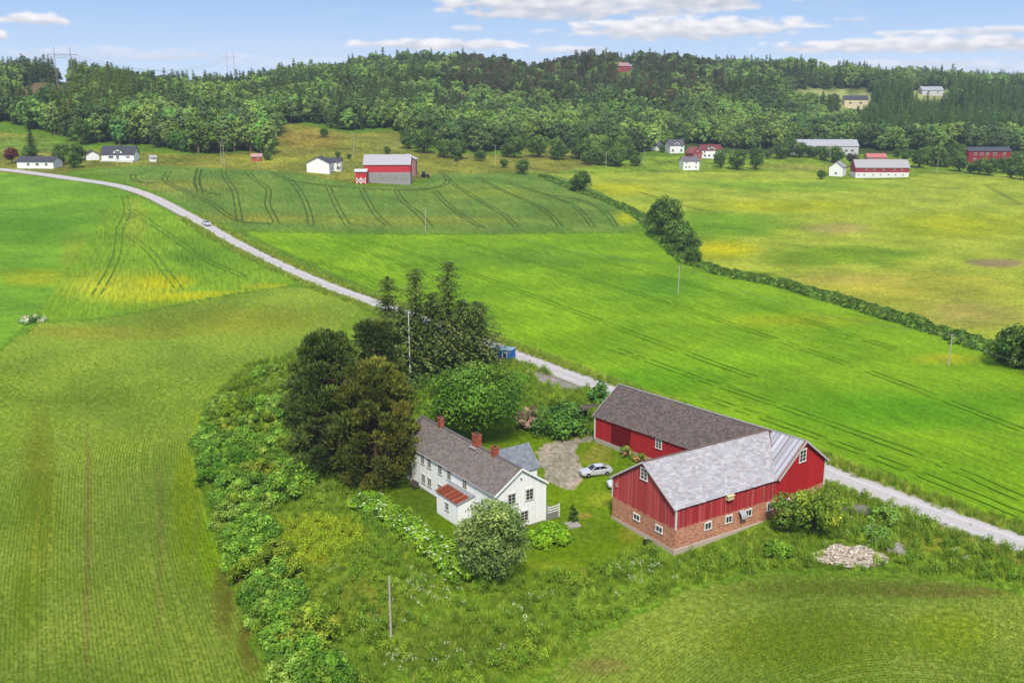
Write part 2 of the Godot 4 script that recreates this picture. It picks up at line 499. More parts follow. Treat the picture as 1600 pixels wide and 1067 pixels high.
	zone("lawn", [560, 770, 600, 740, 640, 700, 840, 640, 930, 650, 935, 690, 1010, 730, 990, 800, 1010, 850, 940, 885, 800, 905, 720, 870, 640, 800, 585, 775], ph(116, 148, 24), [[900, 820, 60, 30, ph(118, 148, 32)], [912, 805, 14, 6, ph(158, 152, 60), 1.5], [650, 780, 50, 24, ph(102, 128, 34)], [930, 715, 30, 12, ph(150, 150, 60)], [880, 650, 60, 12, ph(104, 130, 40)], [940, 780, 30, 14, ph(146, 164, 44)], [860, 885, 60, 12, ph(136, 158, 40)], [700, 770, 30, 20, ph(110, 132, 40)], [985, 835, 20, 14, ph(148, 154, 52)], [940, 700, 20, 10, ph(162, 162, 68)], [770, 850, 60, 20, ph(128, 154, 38)]], null, 0.5, 0.05, "mown lawn around the white farmhouse")
	zone("gravel_yard", [838, 700, 872, 690, 908, 682, 932, 676, 934, 684, 912, 692, 898, 700, 906, 716, 914, 738, 905, 758, 884, 766, 858, 752, 842, 728], ph(182, 172, 152), [[880, 715, 22, 10, ph(168, 158, 138)], [915, 682, 16, 5, ph(172, 166, 152)], [870, 750, 20, 8, ph(160, 156, 132)]], null, 1.0, 0.02, "grey gravel turning yard beside the farmhouse")
	zone("gravel_drive", [826, 578, 850, 584, 880, 592, 925, 606, 900, 612, 868, 608, 842, 596], ph(158, 154, 148), [], null, 0.7, 0.02, "gravel drive leaving the road")

func zone_color(zi: int, x: float, z: float) -> Color:
	var q: Dictionary = zones[zi]
	var col: Color = q.col
	var n1 := NZ.get_noise_2d(x, z)
	for a in q.ps:
		var lp: Vector2 = a[0] * Vector2(x, z)
		var w := lp.length_squared()
		if w < 3.5:
			w = clampf((1.35 - w * (1.0 + n1 * 0.9) + n1 * 0.35) * 0.75, 0.0, 1.0) * a[2]
			col = col.lerp(a[1], clampf(w, 0.0, 1.0))
	var f: float = 1.0 + n1 * 0.10 * (1.0 + q.rough) + NF.get_noise_2d(x, z) * 0.12
	return Color(clampf(col.r * f * (1.0 + n1 * 0.05), 0, 1), clampf(col.g * f, 0, 1), clampf(col.b * f, 0, 1))

func ground_mesh(v: PackedVector3Array, n: PackedVector3Array, c: PackedColorArray, u: PackedVector2Array, u2: PackedVector2Array, ix: PackedInt32Array) -> ArrayMesh:
	# keep only the vertices in use
	var map := PackedInt32Array()
	map.resize(v.size())
	map.fill(-1)
	var v2 := PackedVector3Array(); var n2 := PackedVector3Array(); var c2 := PackedColorArray(); var ua := PackedVector2Array(); var ub := PackedVector2Array()
	var ox := PackedInt32Array()
	ox.resize(ix.size())
	for i in ix.size():
		var k := ix[i]
		if map[k] < 0:
			map[k] = v2.size()
			v2.append(v[k]); n2.append(n[k]); c2.append(c[k]); ua.append(u[k]); ub.append(u2[k])
		ox[i] = map[k]
	var arr := []
	arr.resize(Mesh.ARRAY_MAX)
	arr[Mesh.ARRAY_VERTEX] = v2
	arr[Mesh.ARRAY_NORMAL] = n2
	arr[Mesh.ARRAY_COLOR] = c2
	arr[Mesh.ARRAY_TEX_UV] = ua
	arr[Mesh.ARRAY_TEX_UV2] = ub
	arr[Mesh.ARRAY_INDEX] = ox
	var am := ArrayMesh.new()
	am.add_surface_from_arrays(Mesh.PRIMITIVE_TRIANGLES, arr)
	return am

func make_ground() -> void:
	NZ.seed = 11
	NZ.frequency = 0.035
	NZ.fractal_octaves = 4
	NF.seed = 12
	NF.frequency = 0.9
	NF.fractal_octaves = 2
	make_zones()
	var C := 620
	var R := 430
	var T := 0.66
	var d0 := 70.0
	var k := log(660.0 / d0) / (R - 1)
	var v := PackedVector3Array(); var n := PackedVector3Array(); var c := PackedColorArray(); var u := PackedVector2Array(); var u2 := PackedVector2Array()
	var zi := PackedInt32Array()
	var cnt := C * R
	v.resize(cnt); n.resize(cnt); c.resize(cnt); u.resize(cnt); u2.resize(cnt); zi.resize(cnt)
	var verge := ph(112, 150, 44)
	var rng := rand(3)
	for r in R:
		var d := d0 * exp(r * k)
		for i in C:
			var x := (-T + 2.0 * T * i / (C - 1)) * d
			var z := -d
			var id := r * C + i
			var wob := NF.get_noise_2d(x * 0.4, z * 0.4)
			var q := zone_at(x + wob * 0.9, z + wob * 0.7)
			zi[id] = q
			var jig := 0.08
			var dir := 0.0
			var jc := 0.10
			if q >= 0:
				c[id] = zone_color(q, x, z)
				jig = zones[q].jig
				dir = zones[q].dir
				jc = zones[q].rough * 0.10
			else:
				var f := 1.0 + NZ.get_noise_2d(x, z) * 0.12 + wob * 0.1
				c[id] = Color(verge.r * f, verge.g * f, verge.b * f)
			var rv := 1.0 + rng.randf_range(-jc, jc)
			c[id] = Color(c[id].r * rv, c[id].g * rv, c[id].b * rv)
			v[id] = Vector3(x, ht(x, z) - jig * rng.randf() * minf(1.0, 130.0 / d), z)
			var h1 := ht(x + 1.0, z) - ht(x - 1.0, z)
			var h2 := ht(x, z + 1.0) - ht(x, z - 1.0)
			n[id] = Vector3(-h1 * 0.5, 1.0, -h2 * 0.5).normalized()
			# rows run along dir: first coordinate along, second across
			var iso: bool = q < 0 or zones[q].iso
			u[id] = Vector2(x, z) * 0.05 if iso else Vector2((x * cos(dir) + z * sin(dir)) * 0.004, (-x * sin(dir) + z * cos(dir)) * 0.055)
			u2[id] = Vector2(x, z) * 0.11
	var lists := {}
	for r in R - 1:
		for i in C - 1:
			var a := r * C + i
			var q := zi[a]
			if not lists.has(q):
				lists[q] = PackedInt32Array()
			var l: PackedInt32Array = lists[q]
			# near-left a, near-right a+1, far-left a+C
			l.append(a); l.append(a + C); l.append(a + 1)
			l.append(a + 1); l.append(a + C); l.append(a + C + 1)
			lists[q] = l
	for q in lists:
		var mesh := ground_mesh(v, n, c, u, u2, lists[q])
		if q < 0:
			structure("ground", mesh, M.ground, "grass verges and rough ground between the fields")
		else:
			structure(zones[q].name, mesh, M.ground, zones[q].label)
	far_ground()

func far_ground() -> void:
	# hills beyond the fields
	var C := 260
	var R := 110
	var T := 0.95
	var k := log(5200.0 / 655.0) / (R - 1)
	var v := PackedVector3Array(); var n := PackedVector3Array(); var c := PackedColorArray(); var u := PackedVector2Array(); var ix := PackedInt32Array()
	var wood := ph(84, 104, 52)
	var pale := ph(172, 180, 112)
	var mead := ph(112, 140, 66)
	var scar := ph(142, 122, 92)
	for r in R:
		var d := 655.0 * exp(r * k)
		for i in C:
			var x := (-T + 2.0 * T * i / (C - 1)) * d
			var p := Vector3(x, ht(x, -d) - (0.0 if r > 0 else 0.4), -d)
			v.append(p)
			var e := d * 0.01
			n.append(Vector3(-(ht(x + e, -d) - ht(x - e, -d)) / (2 * e), 1.0, -(ht(x, -d + e) - ht(x, -d - e)) / (2 * e)).normalized())
			var col := wood
			if in_clearing(p):
				var s := pix(p)
				col = pale if s.x > 1100 else (scar if s.x < 300 else mead)
			elif d < 760 and x > -100 and x < 60:
				col = mead
			var f := 1.0 + NZ.get_noise_2d(x, d) * 0.2
			c.append(Color(col.r * f, col.g * f, col.b * f))
			u.append(Vector2(x * 0.02, d * 0.05))
			if r > 0 and i > 0:
				var a := (r - 1) * C + i - 1
				ix.append(a); ix.append(a + C); ix.append(a + 1)
				ix.append(a + 1); ix.append(a + C); ix.append(a + C + 1)
	structure("hills", ground_mesh(v, n, c, u, u, ix), M.ground, "wooded hills behind the valley farms")
	# ground under and around the viewpoint and to both sides, a little lower so that it never shows through
	var mb := MB.new()
	mb.col = ph(104, 140, 44)
	var xs := []
	for i in 41:
		xs.append(-1600.0 + 80.0 * i)
	var zs := []
	for i in 32:
		zs.append(500.0 - 40.0 * i)
	for j in zs.size() - 1:
		for i in xs.size() - 1:
			var z0: float = zs[j]
			var z1: float = zs[j + 1]
			var dm := maxf(-z1, 0.0)
			var x0: float = xs[i]
			var x1: float = xs[i + 1]
			# leave out what lies well under the detailed ground
			if -z0 > 110.0 and -z1 < 640.0 and absf(x0) < 0.55 * -z0 and absf(x1) < 0.55 * -z0:
				continue
			var dd := 0.8 + 0.004 * dm
			mb.quad(on(x0, z0, -dd), on(x1, z0, -dd), on(x1, z1, -dd), on(x0, z1, -dd))
	structure("outer_ground", mb.mesh(), M.plain, "green farmland stretching away beyond the fields")

func in_clearing(p: Vector3) -> bool:
	var s := pix(p)
	for a in [[1300, 154, 80, 15], [62, 152, 40, 24], [985, 115, 16, 8], [1455, 149, 42, 9], [1330, 166, 30, 10]]:
		var qx: float = (s.x - a[0]) / a[2]
		var qy: float = (s.y - a[1]) / a[3]
		if qx * qx + qy * qy < 1.0:
			return true
	return false

# lines of sight kept open before the houses on the hill
func kept_open(p: Vector3) -> bool:
	var s := pix(p)
	for a in [[1336, 180, 30, 22], [1454, 162, 30, 20], [975, 128, 16, 20], [100, 150, 14, 30]]:
		var qx: float = (s.x - a[0]) / a[2]
		var qy: float = (s.y - a[1]) / a[3]
		if qx * qx + qy * qy < 1.0:
			return true
	return false

# a point on the visible hillside: moves down the picture until the ground is met before the far plain
func hill_point(px: float, py: float) -> Vector3:
	var p := gp(px, py)
	while -p.z > 1400.0 and py < 260.0:
		py += 2.0
		p = gp(px, py)
	return p

func make_road() -> void:
	var line := px_line([-70, 259, 30, 268, 110, 279, 190, 292, 235, 307, 290, 335, 322, 353, 380, 386, 450, 420, 520, 450, 590, 475, 680, 507, 770, 542, 880, 584, 960, 614, 1090, 664, 1295, 741, 1400, 781, 1500, 818, 1600, 853, 1720, 893], 1.5)
	var rd := structure("road", ribbon(line, 4.7, 0.10, ph(190, 186, 186), 0.0, 0.035).mesh(), M.asphalt, "pale asphalt country road winding past the farm")
	for s in [-1.15, 1.15]:
		part("wheel_path", ribbon(line, 0.75, 0.106, ph(202, 198, 198), s, 0.25, 0.03, 3), M.asphalt, rd, "structure")
	structure("road_shoulder", ribbon(line, 6.0, 0.05, ph(156, 156, 122), 0.0, 0.10).mesh(), M.gravel, "gravelly shoulder along the country road")
	road_line = line
	# field tracks
	var pairs := [
		[1, [208, 272, 212, 283, 240, 287]], [1, [312, 265, 306, 285, 316, 298, 342, 305]],
		[1, [263, 268, 258, 282, 280, 295, 330, 318, 375, 346, 425, 350]], [1, [310, 264, 308, 280, 312, 302]],
		[1, [348, 265, 352, 278, 366, 300, 370, 320, 374, 346]], [1, [385, 268, 398, 281, 418, 295, 418, 320, 432, 349]],
		[1, [425, 271, 452, 282, 468, 300, 480, 325, 486, 352]], [1, [512, 291, 520, 310, 530, 330, 543, 352]], [1, [564, 294, 575, 315, 590, 338, 608, 354]],
		[1, [618, 297, 630, 315, 655, 335, 672, 354]], [1, [678, 297, 700, 320, 730, 342, 754, 356]], [1, [690, 270, 712, 290, 760, 320, 790, 338, 808, 356]],
		[1, [745, 277, 790, 300, 840, 322, 862, 338, 876, 355]], [1, [795, 287, 840, 300, 890, 318, 912, 335, 926, 354]], [1, [848, 303, 905, 312, 940, 328, 955, 342, 962, 354]],
		[1, [450, 282, 520, 291, 600, 296, 660, 296, 695, 288, 698, 278, 690, 270]]]
	var trk := 1
	for a in pairs:
		var l := px_line(a[1], 2.0)
		for s in [-0.95, 0.95]:
			trk += 1
			var o := part("tractor_track", ribbon(l, 0.46, 0.13, ph(72, 98, 46), s, 0.35, 0.06, trk), M.plain, get_node("tramlined_field"))
			o.set_meta("kind", "structure")
	for a in [[192, 303, 198, 330, 186, 360, 182, 395, 170, 425, 150, 460], [200, 325, 230, 345, 275, 375, 320, 405, 380, 432], [197, 365, 230, 390, 255, 420, 278, 450]]:
		var l := px_line(a, 2.0)
		for s in [-0.95, 0.95]:
			part("tractor_track", ribbon(l, 0.40, 0.13, ph(96, 136, 46), s, 0.5, 0.12, 7), M.plain, get_node("wedge_field"), "structure")
	for a in [[570, 376, 640, 395, 760, 436, 920, 495, 1180, 590], [700, 373, 800, 400, 1000, 460, 1300, 560, 1600, 672], [800, 372, 900, 397, 1100, 450, 1400, 545], [520, 376, 620, 410, 720, 450], [960, 545, 1200, 628, 1600, 780], [1100, 620, 1300, 690, 1600, 806], [430, 392, 560, 430, 700, 480]]:
		var l := px_line(a, 2.5)
		for s in [-0.9, 0.9]:
			part("tractor_track", ribbon(l, 0.28, 0.13, ph(108, 156, 26), s, 0.6, 0.15, 9), M.plain, get_node("bright_middle_field"), "structure")
	for a in [[1540, 288, 1570, 305, 1620, 330], [1000, 300, 1100, 330]]:
		var l := px_line(a, 2.5)
		for s in [-0.9, 0.9]:
			part("tractor_track", ribbon(l, 0.45, 0.13, ph(132, 138, 60), s, 0.5, 0.1, 5), M.plain, get_node("yellow_green_field"), "structure")
	for a in [[118, 690, 132, 640, 140, 760, 136, 900, 140, 1067]]:
		pass

var road_line := []

# ---------------------------------------------------------------- plants
func rdir(rng: RandomNumberGenerator) -> Vector3:
	var y := rng.randf_range(-1.0, 1.0)
	var a := rng.randf() * TAU
	var s := sqrt(1.0 - y * y)
	return Vector3(cos(a) * s, y, sin(a) * s)

func leaf(mb: MB, p: Vector3, nn: Vector3, s: float, rng: RandomNumberGenerator, slim := 0.6) -> void:
	var a := nn.cross(rdir(rng)).normalized()
	if a.length_squared() < 0.5:
		a = Vector3.RIGHT
	var b := nn.cross(a)
	# a folded diamond: two triangles that do not lie in one plane
	var tip := p + a * s
	var tail := p - a * s * 0.9
	var k := s * slim
	mb.tri(tail, p + b * k - nn * s * 0.15, tip)
	mb.tri(tail, tip, p - b * k - nn * s * 0.15)

func blob(mb: MB, rng: RandomNumberGenerator, o: Vector3, r: Vector3, count: int, s: float, cols: Array, up := 0.35, slim := 0.6) -> void:
	var base: Color = cols[rng.randi() % cols.size()]
	base = vary(rng, base, 0.12)
	for i in count:
		var d := rdir(rng)
		if d.y < -0.3 and rng.randf() < 0.6:
			d.y = -d.y
		var p := o + d * r * rng.randf_range(0.55, 1.06)
		var nn := (d + rdir(rng) * 0.75 + Vector3(0, up, 0)).normalized()
		mb.col = vary(rng, base, 0.16)
		leaf(mb, p, nn, s * rng.randf_range(0.6, 1.35), rng, slim)

# crown of rounded clumps on limbs; returns [crown mesh, trunk mesh]
func broadleaf(sd: int, h: float, R: float, clumps: int, leaves: int, s: float, cols: Array, bark: Color, low := 0.22, squash := 1.0) -> Array:
	var rng := rand(sd)
	var cm := MB.new()
	var tm := MB.new()
	tm.col = bark
	var mid := h * (low + 1.0) * 0.5
	var half := h * (1.0 - low) * 0.5
	var bend := Vector3(rng.randf_range(-0.06, 0.06) * h, 0, rng.randf_range(-0.06, 0.06) * h)
	tm.tube([Vector3(0, -0.4, 0), Vector3(0, h * 0.2, 0) + bend * 0.3, Vector3(0, h * 0.5, 0) + bend, Vector3(0, h * 0.8, 0) + bend], [h * 0.026, h * 0.02, h * 0.013, h * 0.004], 6)
	for i in clumps:
		var d := rdir(rng)
		d.y = d.y * 0.9 + 0.12
		var f := pow(rng.randf(), 0.45) * 0.78
		var o := Vector3(d.x * R * f, mid + d.y * half * f * squash, d.z * R * f) + bend
		var cr2 := R * rng.randf_range(0.24, 0.40)
		blob(cm, rng, o, Vector3(cr2, cr2 * rng.randf_range(0.7, 0.95), cr2), leaves, s, cols)
		if i % 4 == 0:
			tm.tube([Vector3(0, h * (low + 0.05), 0) + bend * 0.5, (Vector3(0, h * 0.45, 0) + o) * 0.5, o], [h * 0.011, h * 0.007, h * 0.002], 4)
	return [cm.mesh(), tm.mesh()]

# spruce: whorls of drooping branches; returns [crown, trunk]
func spruce(sd: int, h: float, R: float, whorls: int, per: int, bits: int, s: float, cols: Array, bark: Color, low := 0.06, ragged := 0.25, taper := 0.62) -> Array:
	var rng := rand(sd)
	var cm := MB.new()
	var tm := MB.new()
	tm.col = bark
	tm.tube([Vector3(0, -0.4, 0), Vector3(0, h * 0.5, 0), Vector3(0, h * 0.985, 0)], [h * 0.016, h * 0.010, h * 0.002], 6)
	for w in whorls:
		var f := (w + rng.randf()) / whorls
		var y := h * lerpf(low, 0.99, f)
		var rad := R * pow(1.0 - f, taper) * (1.0 + rng.randf_range(-ragged, ragged)) + 0.06 * R
		var a0 := rng.randf() * TAU
		for b in per:
			if rng.randf() < ragged * 0.35:
				continue
			var a := a0 + TAU * (b + rng.randf_range(-0.3, 0.3)) / per
			var dir := Vector3(cos(a), 0, sin(a))
			var L := rad * rng.randf_range(0.7, 1.15)
			var droop := rng.randf_range(0.15, 0.5) * (1.0 - f * 0.9)
			if bits > 6:
				tm.bar(Vector3(0, y, 0), Vector3(0, y - droop * L * 0.5, 0) + dir * L * 0.8, 0.022, 0.022)
			var base := vary(rng, cols[rng.randi() % cols.size()], 0.12)
			for q in bits:
				var t := (q + 0.6 + rng.randf() * 0.5) / bits
				var p := Vector3(0, y, 0) + dir * L * t + Vector3(0, -droop * L * t * t, 0) + rdir(rng) * s * 0.35
				var side := Vector3(-dir.z, 0, dir.x) * (1.0 if q % 2 == 0 else -1.0)
				var nn := (Vector3(0, 1, 0) + rdir(rng) * 0.6 + dir * 0.35).normalized()
				cm.col = vary(rng, base, 0.18)
				var tip := p + (dir * 0.7 + side * rng.randf_range(0.2, 0.9) + Vector3(0, rng.randf_range(-0.5, 0.05), 0)).normalized() * s
				var ww := nn.cross(tip - p).normalized() * s * 0.36
				var sz := 1.0 - 0.55 * f
				tip = p + (tip - p) * sz
				ww *= sz
				cm.tri(p - (tip - p) * 0.4, p + ww, tip)
				cm.tri(p - (tip - p) * 0.4, tip, p - ww)
	return [cm.mesh(), tm.mesh()]

# pine: broad dark crown of upswept needle tufts on heavy limbs
func pine(sd: int, h: float, R: float, clumps: int, leaves: int, s: float, cols: Array, bark: Color, low := 0.1) -> Array:
	var rng := rand(sd)
	var cm := MB.new()
	var tm := MB.new()
	tm.col = bark
	tm.tube([Vector3(0, -0.4, 0), Vector3(0.1, h * 0.4, 0), Vector3(-0.1, h * 0.75, 0.1), Vector3(0, h * 0.95, 0)], [h * 0.03, h * 0.022, h * 0.012, h * 0.003], 7)
	for i in clumps:
		var f := (i + rng.randf()) / clumps
		var y := h * lerpf(low, 0.97, f)
		var rad := R * sqrt(maxf(0.03, 1.0 - pow(absf(f - 0.34) / 0.68, 2.2)))
		var a := i * 2.399 + rng.randf_range(-0.4, 0.4)
		var q := rad * (0.35 + 0.65 * sqrt(rng.randf()))
		var o := Vector3(cos(a) * q, y, sin(a) * q)
		var cr2 := R * rng.randf_range(0.17, 0.27)
		tm.tube([Vector3(0, y - 0.25 * q, 0), o * Vector3(0.5, 1, 0.5) + Vector3(0, -0.22 * q, 0), o], [h * 0.010, h * 0.006, h * 0.002], 4)
		var base := vary(rng, cols[rng.randi() % cols.size()], 0.14)
		var out := Vector3(cos(a), 0.0, sin(a))
		for k in leaves:
			var d := rdir(rng)
			if d.y < 0.0 and rng.randf() < 0.55:
				d.y = -d.y
			var p := o + d * Vector3(cr2, cr2 * 0.62, cr2) * rng.randf_range(0.5, 1.08)
			cm.col = vary(rng, base, 0.2)
			var axis := (Vector3(0, 0.75, 0) + out * 0.4 + d * 0.7 + rdir(rng) * 0.5).normalized()
			var w := axis.cross(rdir(rng)).normalized() * s * 0.3
			var l := s * rng.randf_range(0.6, 1.3)
			cm.tri(p - w, p + w, p + axis * l)
			var w2 := axis.cross(w).normalized() * s * 0.3
			cm.tri(p - w2, p + w2, p + axis * l)
	return [cm.mesh(), tm.mesh()]

# shrub: many stems from the ground with leaf clumps
func shrub(sd: int, h: float, R: float, clumps: int, leaves: int, s: float, cols: Array, bark: Color) -> Array:
	var rng := rand(sd)
	var cm := MB.new()
	var tm := MB.new()
	tm.col = bark
	for i in clumps:
		var a := rng.randf() * TAU
		var q := sqrt(rng.randf())
		var top := h * sqrt(maxf(0.0, 1.0 - q * q * 0.85)) * rng.randf_range(0.62, 0.92)
		var y := top * (rng.randf_range(0.25, 1.0) if q > 0.6 else rng.randf_range(0.6, 1.0))
		var o := Vector3(cos(a) * q * R * 0.85, y, sin(a) * q * R * 0.85)
		var cr2 := R * rng.randf_range(0.2, 0.36)
		blob(cm, rng, o, Vector3(cr2, cr2 * rng.randf_range(0.75, 1.1), cr2), leaves, s, cols, 0.4)
		if i % 3 == 0:
			tm.tube([Vector3(o.x * 0.15, -0.3, o.z * 0.15), Vector3(o.x * 0.5, y * 0.55, o.z * 0.5), o], [0.06, 0.045, 0.015], 4)
	return [cm.mesh(), tm.mesh()]

func tree_thing(called: String, label: String, cat: String, m: Array, at: Vector3, scale3: Vector3, turn: float, group := "") -> Node3D:
	var t := thing(called, label, cat, at, turn, group)
	part_mesh("crown" if cat != "shrub" else "foliage", m[0], M.leaf, t)
	part_mesh("trunk" if cat != "shrub" else "stem", m[1], M.bark, t)
	t.scale = scale3
	return t

func joined(a: Array) -> ArrayMesh:
	var st := SurfaceTool.new()
	st.begin(Mesh.PRIMITIVE_TRIANGLES)
	st.append_from(a[0], 0, Transform3D())
	st.append_from(a[1], 0, Transform3D())
	return st.commit()

var BARK := Color()
func foot_line(px: float) -> float:
	# photograph row of the wood's lower edge for a column
	var L := [[-300, 180], [0, 196], [60, 208], [120, 224], [150, 228], [300, 240], [425, 243], [436, 205], [400, 178], [470, 188], [540, 204], [620, 202]]
	var pts := [-300, 182, 0, 194, 60, 205, 110, 220, 150, 224, 300, 238, 420, 240, 438, 196, 480, 190, 540, 204, 618, 202, 636, 216, 690, 236, 815, 236, 826, 214, 850, 214, 885, 232, 960, 243, 1005, 238, 1060, 228, 1120, 226, 1200, 228, 1345, 230, 1400, 238, 1460, 236, 1510, 222, 1560, 232, 1620, 230, 1900, 228]
	for i in range(0, pts.size() - 2, 2):
		if px < pts[i + 2]:
			return lerpf(pts[i + 1], pts[i + 3], clampf((px - pts[i]) / float(pts[i + 2] - pts[i]), 0, 1))
	return 226.0

func make_forest() -> void:
	BARK = ph(96, 84, 70)
	var greens := [Color(1, 1, 1), Color(0.93, 0.97, 0.9), Color(1.0, 0.94, 0.9)]
	var bp := []
	for i in 4:
		bp.append(broadleaf(100 + i, 12.0, 4.6, 26, 34, 0.62, greens, lf(110, 100, 86), -0.08))
	var cp := []
	for i in 3:
		cp.append(spruce(120 + i, 18.0, 3.5, 24, 8, 4, 1.25, greens, lf(84, 70, 58), 0.05, 0.3))
	var pp := []
	for i in 2:
		pp.append(pine(140 + i, 16.0, 4.0, 40, 30, 0.75, greens, lf(112, 84, 62), 0.30))
	var protos := bp + cp + pp
	var nz := FastNoiseLite.new()
	nz.seed = 77
	nz.frequency = 0.012
	nz.fractal_octaves = 3
	var rng := rand(9)
	var all := []
	var d := 420.0
	while d < 2600.0:
		var sp := 4.9 if d < 900 else (6.2 if d < 1300 else 11.0)
		var x := -0.66 * d
		while x < 0.66 * d:
			var xx := x + rng.randf_range(-0.5, 0.5) * sp
			var dd := d + rng.randf_range(-0.5, 0.5) * sp
			x += sp
			var p := on(xx, -dd)
			var s := pix(p)
			if s.y > foot_line(s.x) + nz.get_noise_2d(xx * 3.0, dd * 3.0) * 5.0 and dd < 700.0:
				continue
			if in_clearing(p) or kept_open(p):
				continue
			var w := nz.get_noise_2d(xx, dd)
			var w2 := nz.get_noise_2d(xx + 900.0, dd * 1.7)
			# share of conifers
			var con := 0.08 + 0.75 * smoothstep(0.0, 0.3, w)
			con *= smoothstep(215.0, 180.0, s.y)
			if s.x > 1335 and s.y < 226 and s.y > 146:
				con = 0.97
			if s.x > 690 and s.x < 1100 and s.y < 165 and s.y > 108:
				con = maxf(con, 0.62)
			if s.x > 85 and s.x < 210 and s.y > 140 and s.y < 215:
				con = maxf(con, 0.65)
			if s.y < 108:
				con = maxf(con, 0.35)
			var kind: int
			var col: Color
			var sc: float
			if rng.randf() < con:
				kind = 4 + rng.randi() % 3
				if s.x > 690 and s.x < 1130 and s.y < 190 and rng.randf() < 0.55:
					kind = 7 + rng.randi() % 2
				col = [lf(80, 102, 58), lf(88, 108, 62), lf(72, 94, 58), lf(96, 114, 62)][rng.randi() % 4]
				if s.x > 690 and s.x < 1130 and s.y < 190:
					col = [lf(84, 96, 68), lf(96, 98, 74), lf(104, 98, 78), lf(84, 104, 66)][rng.randi() % 4]
				elif s.x > 1335:
					col = [lf(82, 108, 58), lf(88, 116, 60), lf(74, 100, 54)][rng.randi() % 3]
				elif s.x > 85 and s.x < 210 and s.y > 140:
					col = [lf(88, 108, 48), lf(98, 116, 50)][rng.randi() % 2]
				sc = rng.randf_range(0.7, 1.1)
			else:
				kind = rng.randi() % 4
				col = [lf(92, 118, 64), lf(104, 128, 70), lf(84, 108, 60), lf(116, 138, 78), lf(96, 122, 60)][rng.randi() % 5]
				if w2 > 0.05:
					col = col.lerp(lf(118, 146, 78), 0.7)
				elif w2 < -0.08:
					col = col.lerp(lf(74, 98, 62), 0.75)
				sc = rng.randf_range(0.7, 1.5)
			if s.x < 700 and s.y > 200:
				sc *= 1.05
			all.append([kind, p, sc, rng.randf() * TAU, vary(rng, Color(minf(col.r * 1.06, 1.0), minf(col.g * 1.06, 1.0), minf(col.b * 1.06, 1.0)), 0.12), dd, s])
		d += sp
	# front rows become single trees, the rest is one far wood
	var inv := all.filter(func(a): return a[6].x > -10 and a[6].x < 1610)
	inv.sort_custom(func(a, b): return a[5] - absf(a[6].x - 800.0) * 0.02 < b[5] - absf(b[6].x - 800.0) * 0.02)
	var nb := 0
	var nc := 0
	for a in inv:
		if a[0] < 4 and nb < 190:
			nb += 1
			a.append(true)
		elif a[0] >= 4 and nc < 100:
			nc += 1
			a.append(true)
		if nb >= 190 and nc >= 100:
			break
	var xf := []
	var cols := []
	for i in protos.size():
		xf.append([])
		cols.append([])
	for a in all:
		var b := Basis(Vector3.UP, a[3]).scaled(Vector3.ONE * a[2] * Vector3(1, rng.randf_range(0.9, 1.2), 1))
		if a.size() > 7:
			single_tree(protos[a[0]], a, b)
		else:
			xf[a[0]].append(Transform3D(b, a[1]))
			cols[a[0]].append(a[4])
	var nm := ["leafy", "leafy", "leafy", "leafy", "spruce", "spruce", "spruce", "pine", "pine"]
	for i in protos.size():
		var kind: String = nm[i]
		var words: String = {"leafy": "mass of leafy deciduous trees covering the far hillside", "spruce": "dark pointed spruces massed on the far hill", "pine": "dull brownish pines massed below the far ridge"}[kind]
		scatter("far_%s_wood" % kind, joined(protos[i]), M.leaf, xf[i], cols[i], words, "wood")

var tint_mats := {}
func tinted(col: Color) -> StandardMaterial3D:
	# one of a few leaf materials whose tint is nearest
	var key := "%d %d %d" % [int(col.r * 10), int(col.g * 10), int(col.b * 10)]
	if not tint_mats.has(key):
		var m: StandardMaterial3D = M.leaf.duplicate()
		m.albedo_color = Color((int(col.r * 10) + 0.5) / 10.0, (int(col.g * 10) + 0.5) / 10.0, (int(col.b * 10) + 0.5) / 10.0)
		m.resource_name = "leaves " + key
		tint_mats[key] = m
	return tint_mats[key]

func single_tree(proto: Array, a: Array, b: Basis) -> void:
	var t: Node3D
	if a[0] < 4:
		t = thing("deciduous_tree", "leafy green deciduous tree at the front edge of the far wood", "tree", a[1], 0.0, "leafy trees along the wood's edge")
	elif a[0] < 7:
		t = thing("spruce_tree", "dark pointed spruce standing at the front of the far wood", "tree", a[1], 0.0, "spruces along the wood's edge")
	else:
		t = thing("pine_tree", "brownish pine standing at the front of the far wood", "tree", a[1], 0.0, "pines along the wood's edge")
	t.basis = b
	part_mesh("crown", proto[0], tinted(a[4]), t)
	part_mesh("trunk", proto[1], M.bark, t)

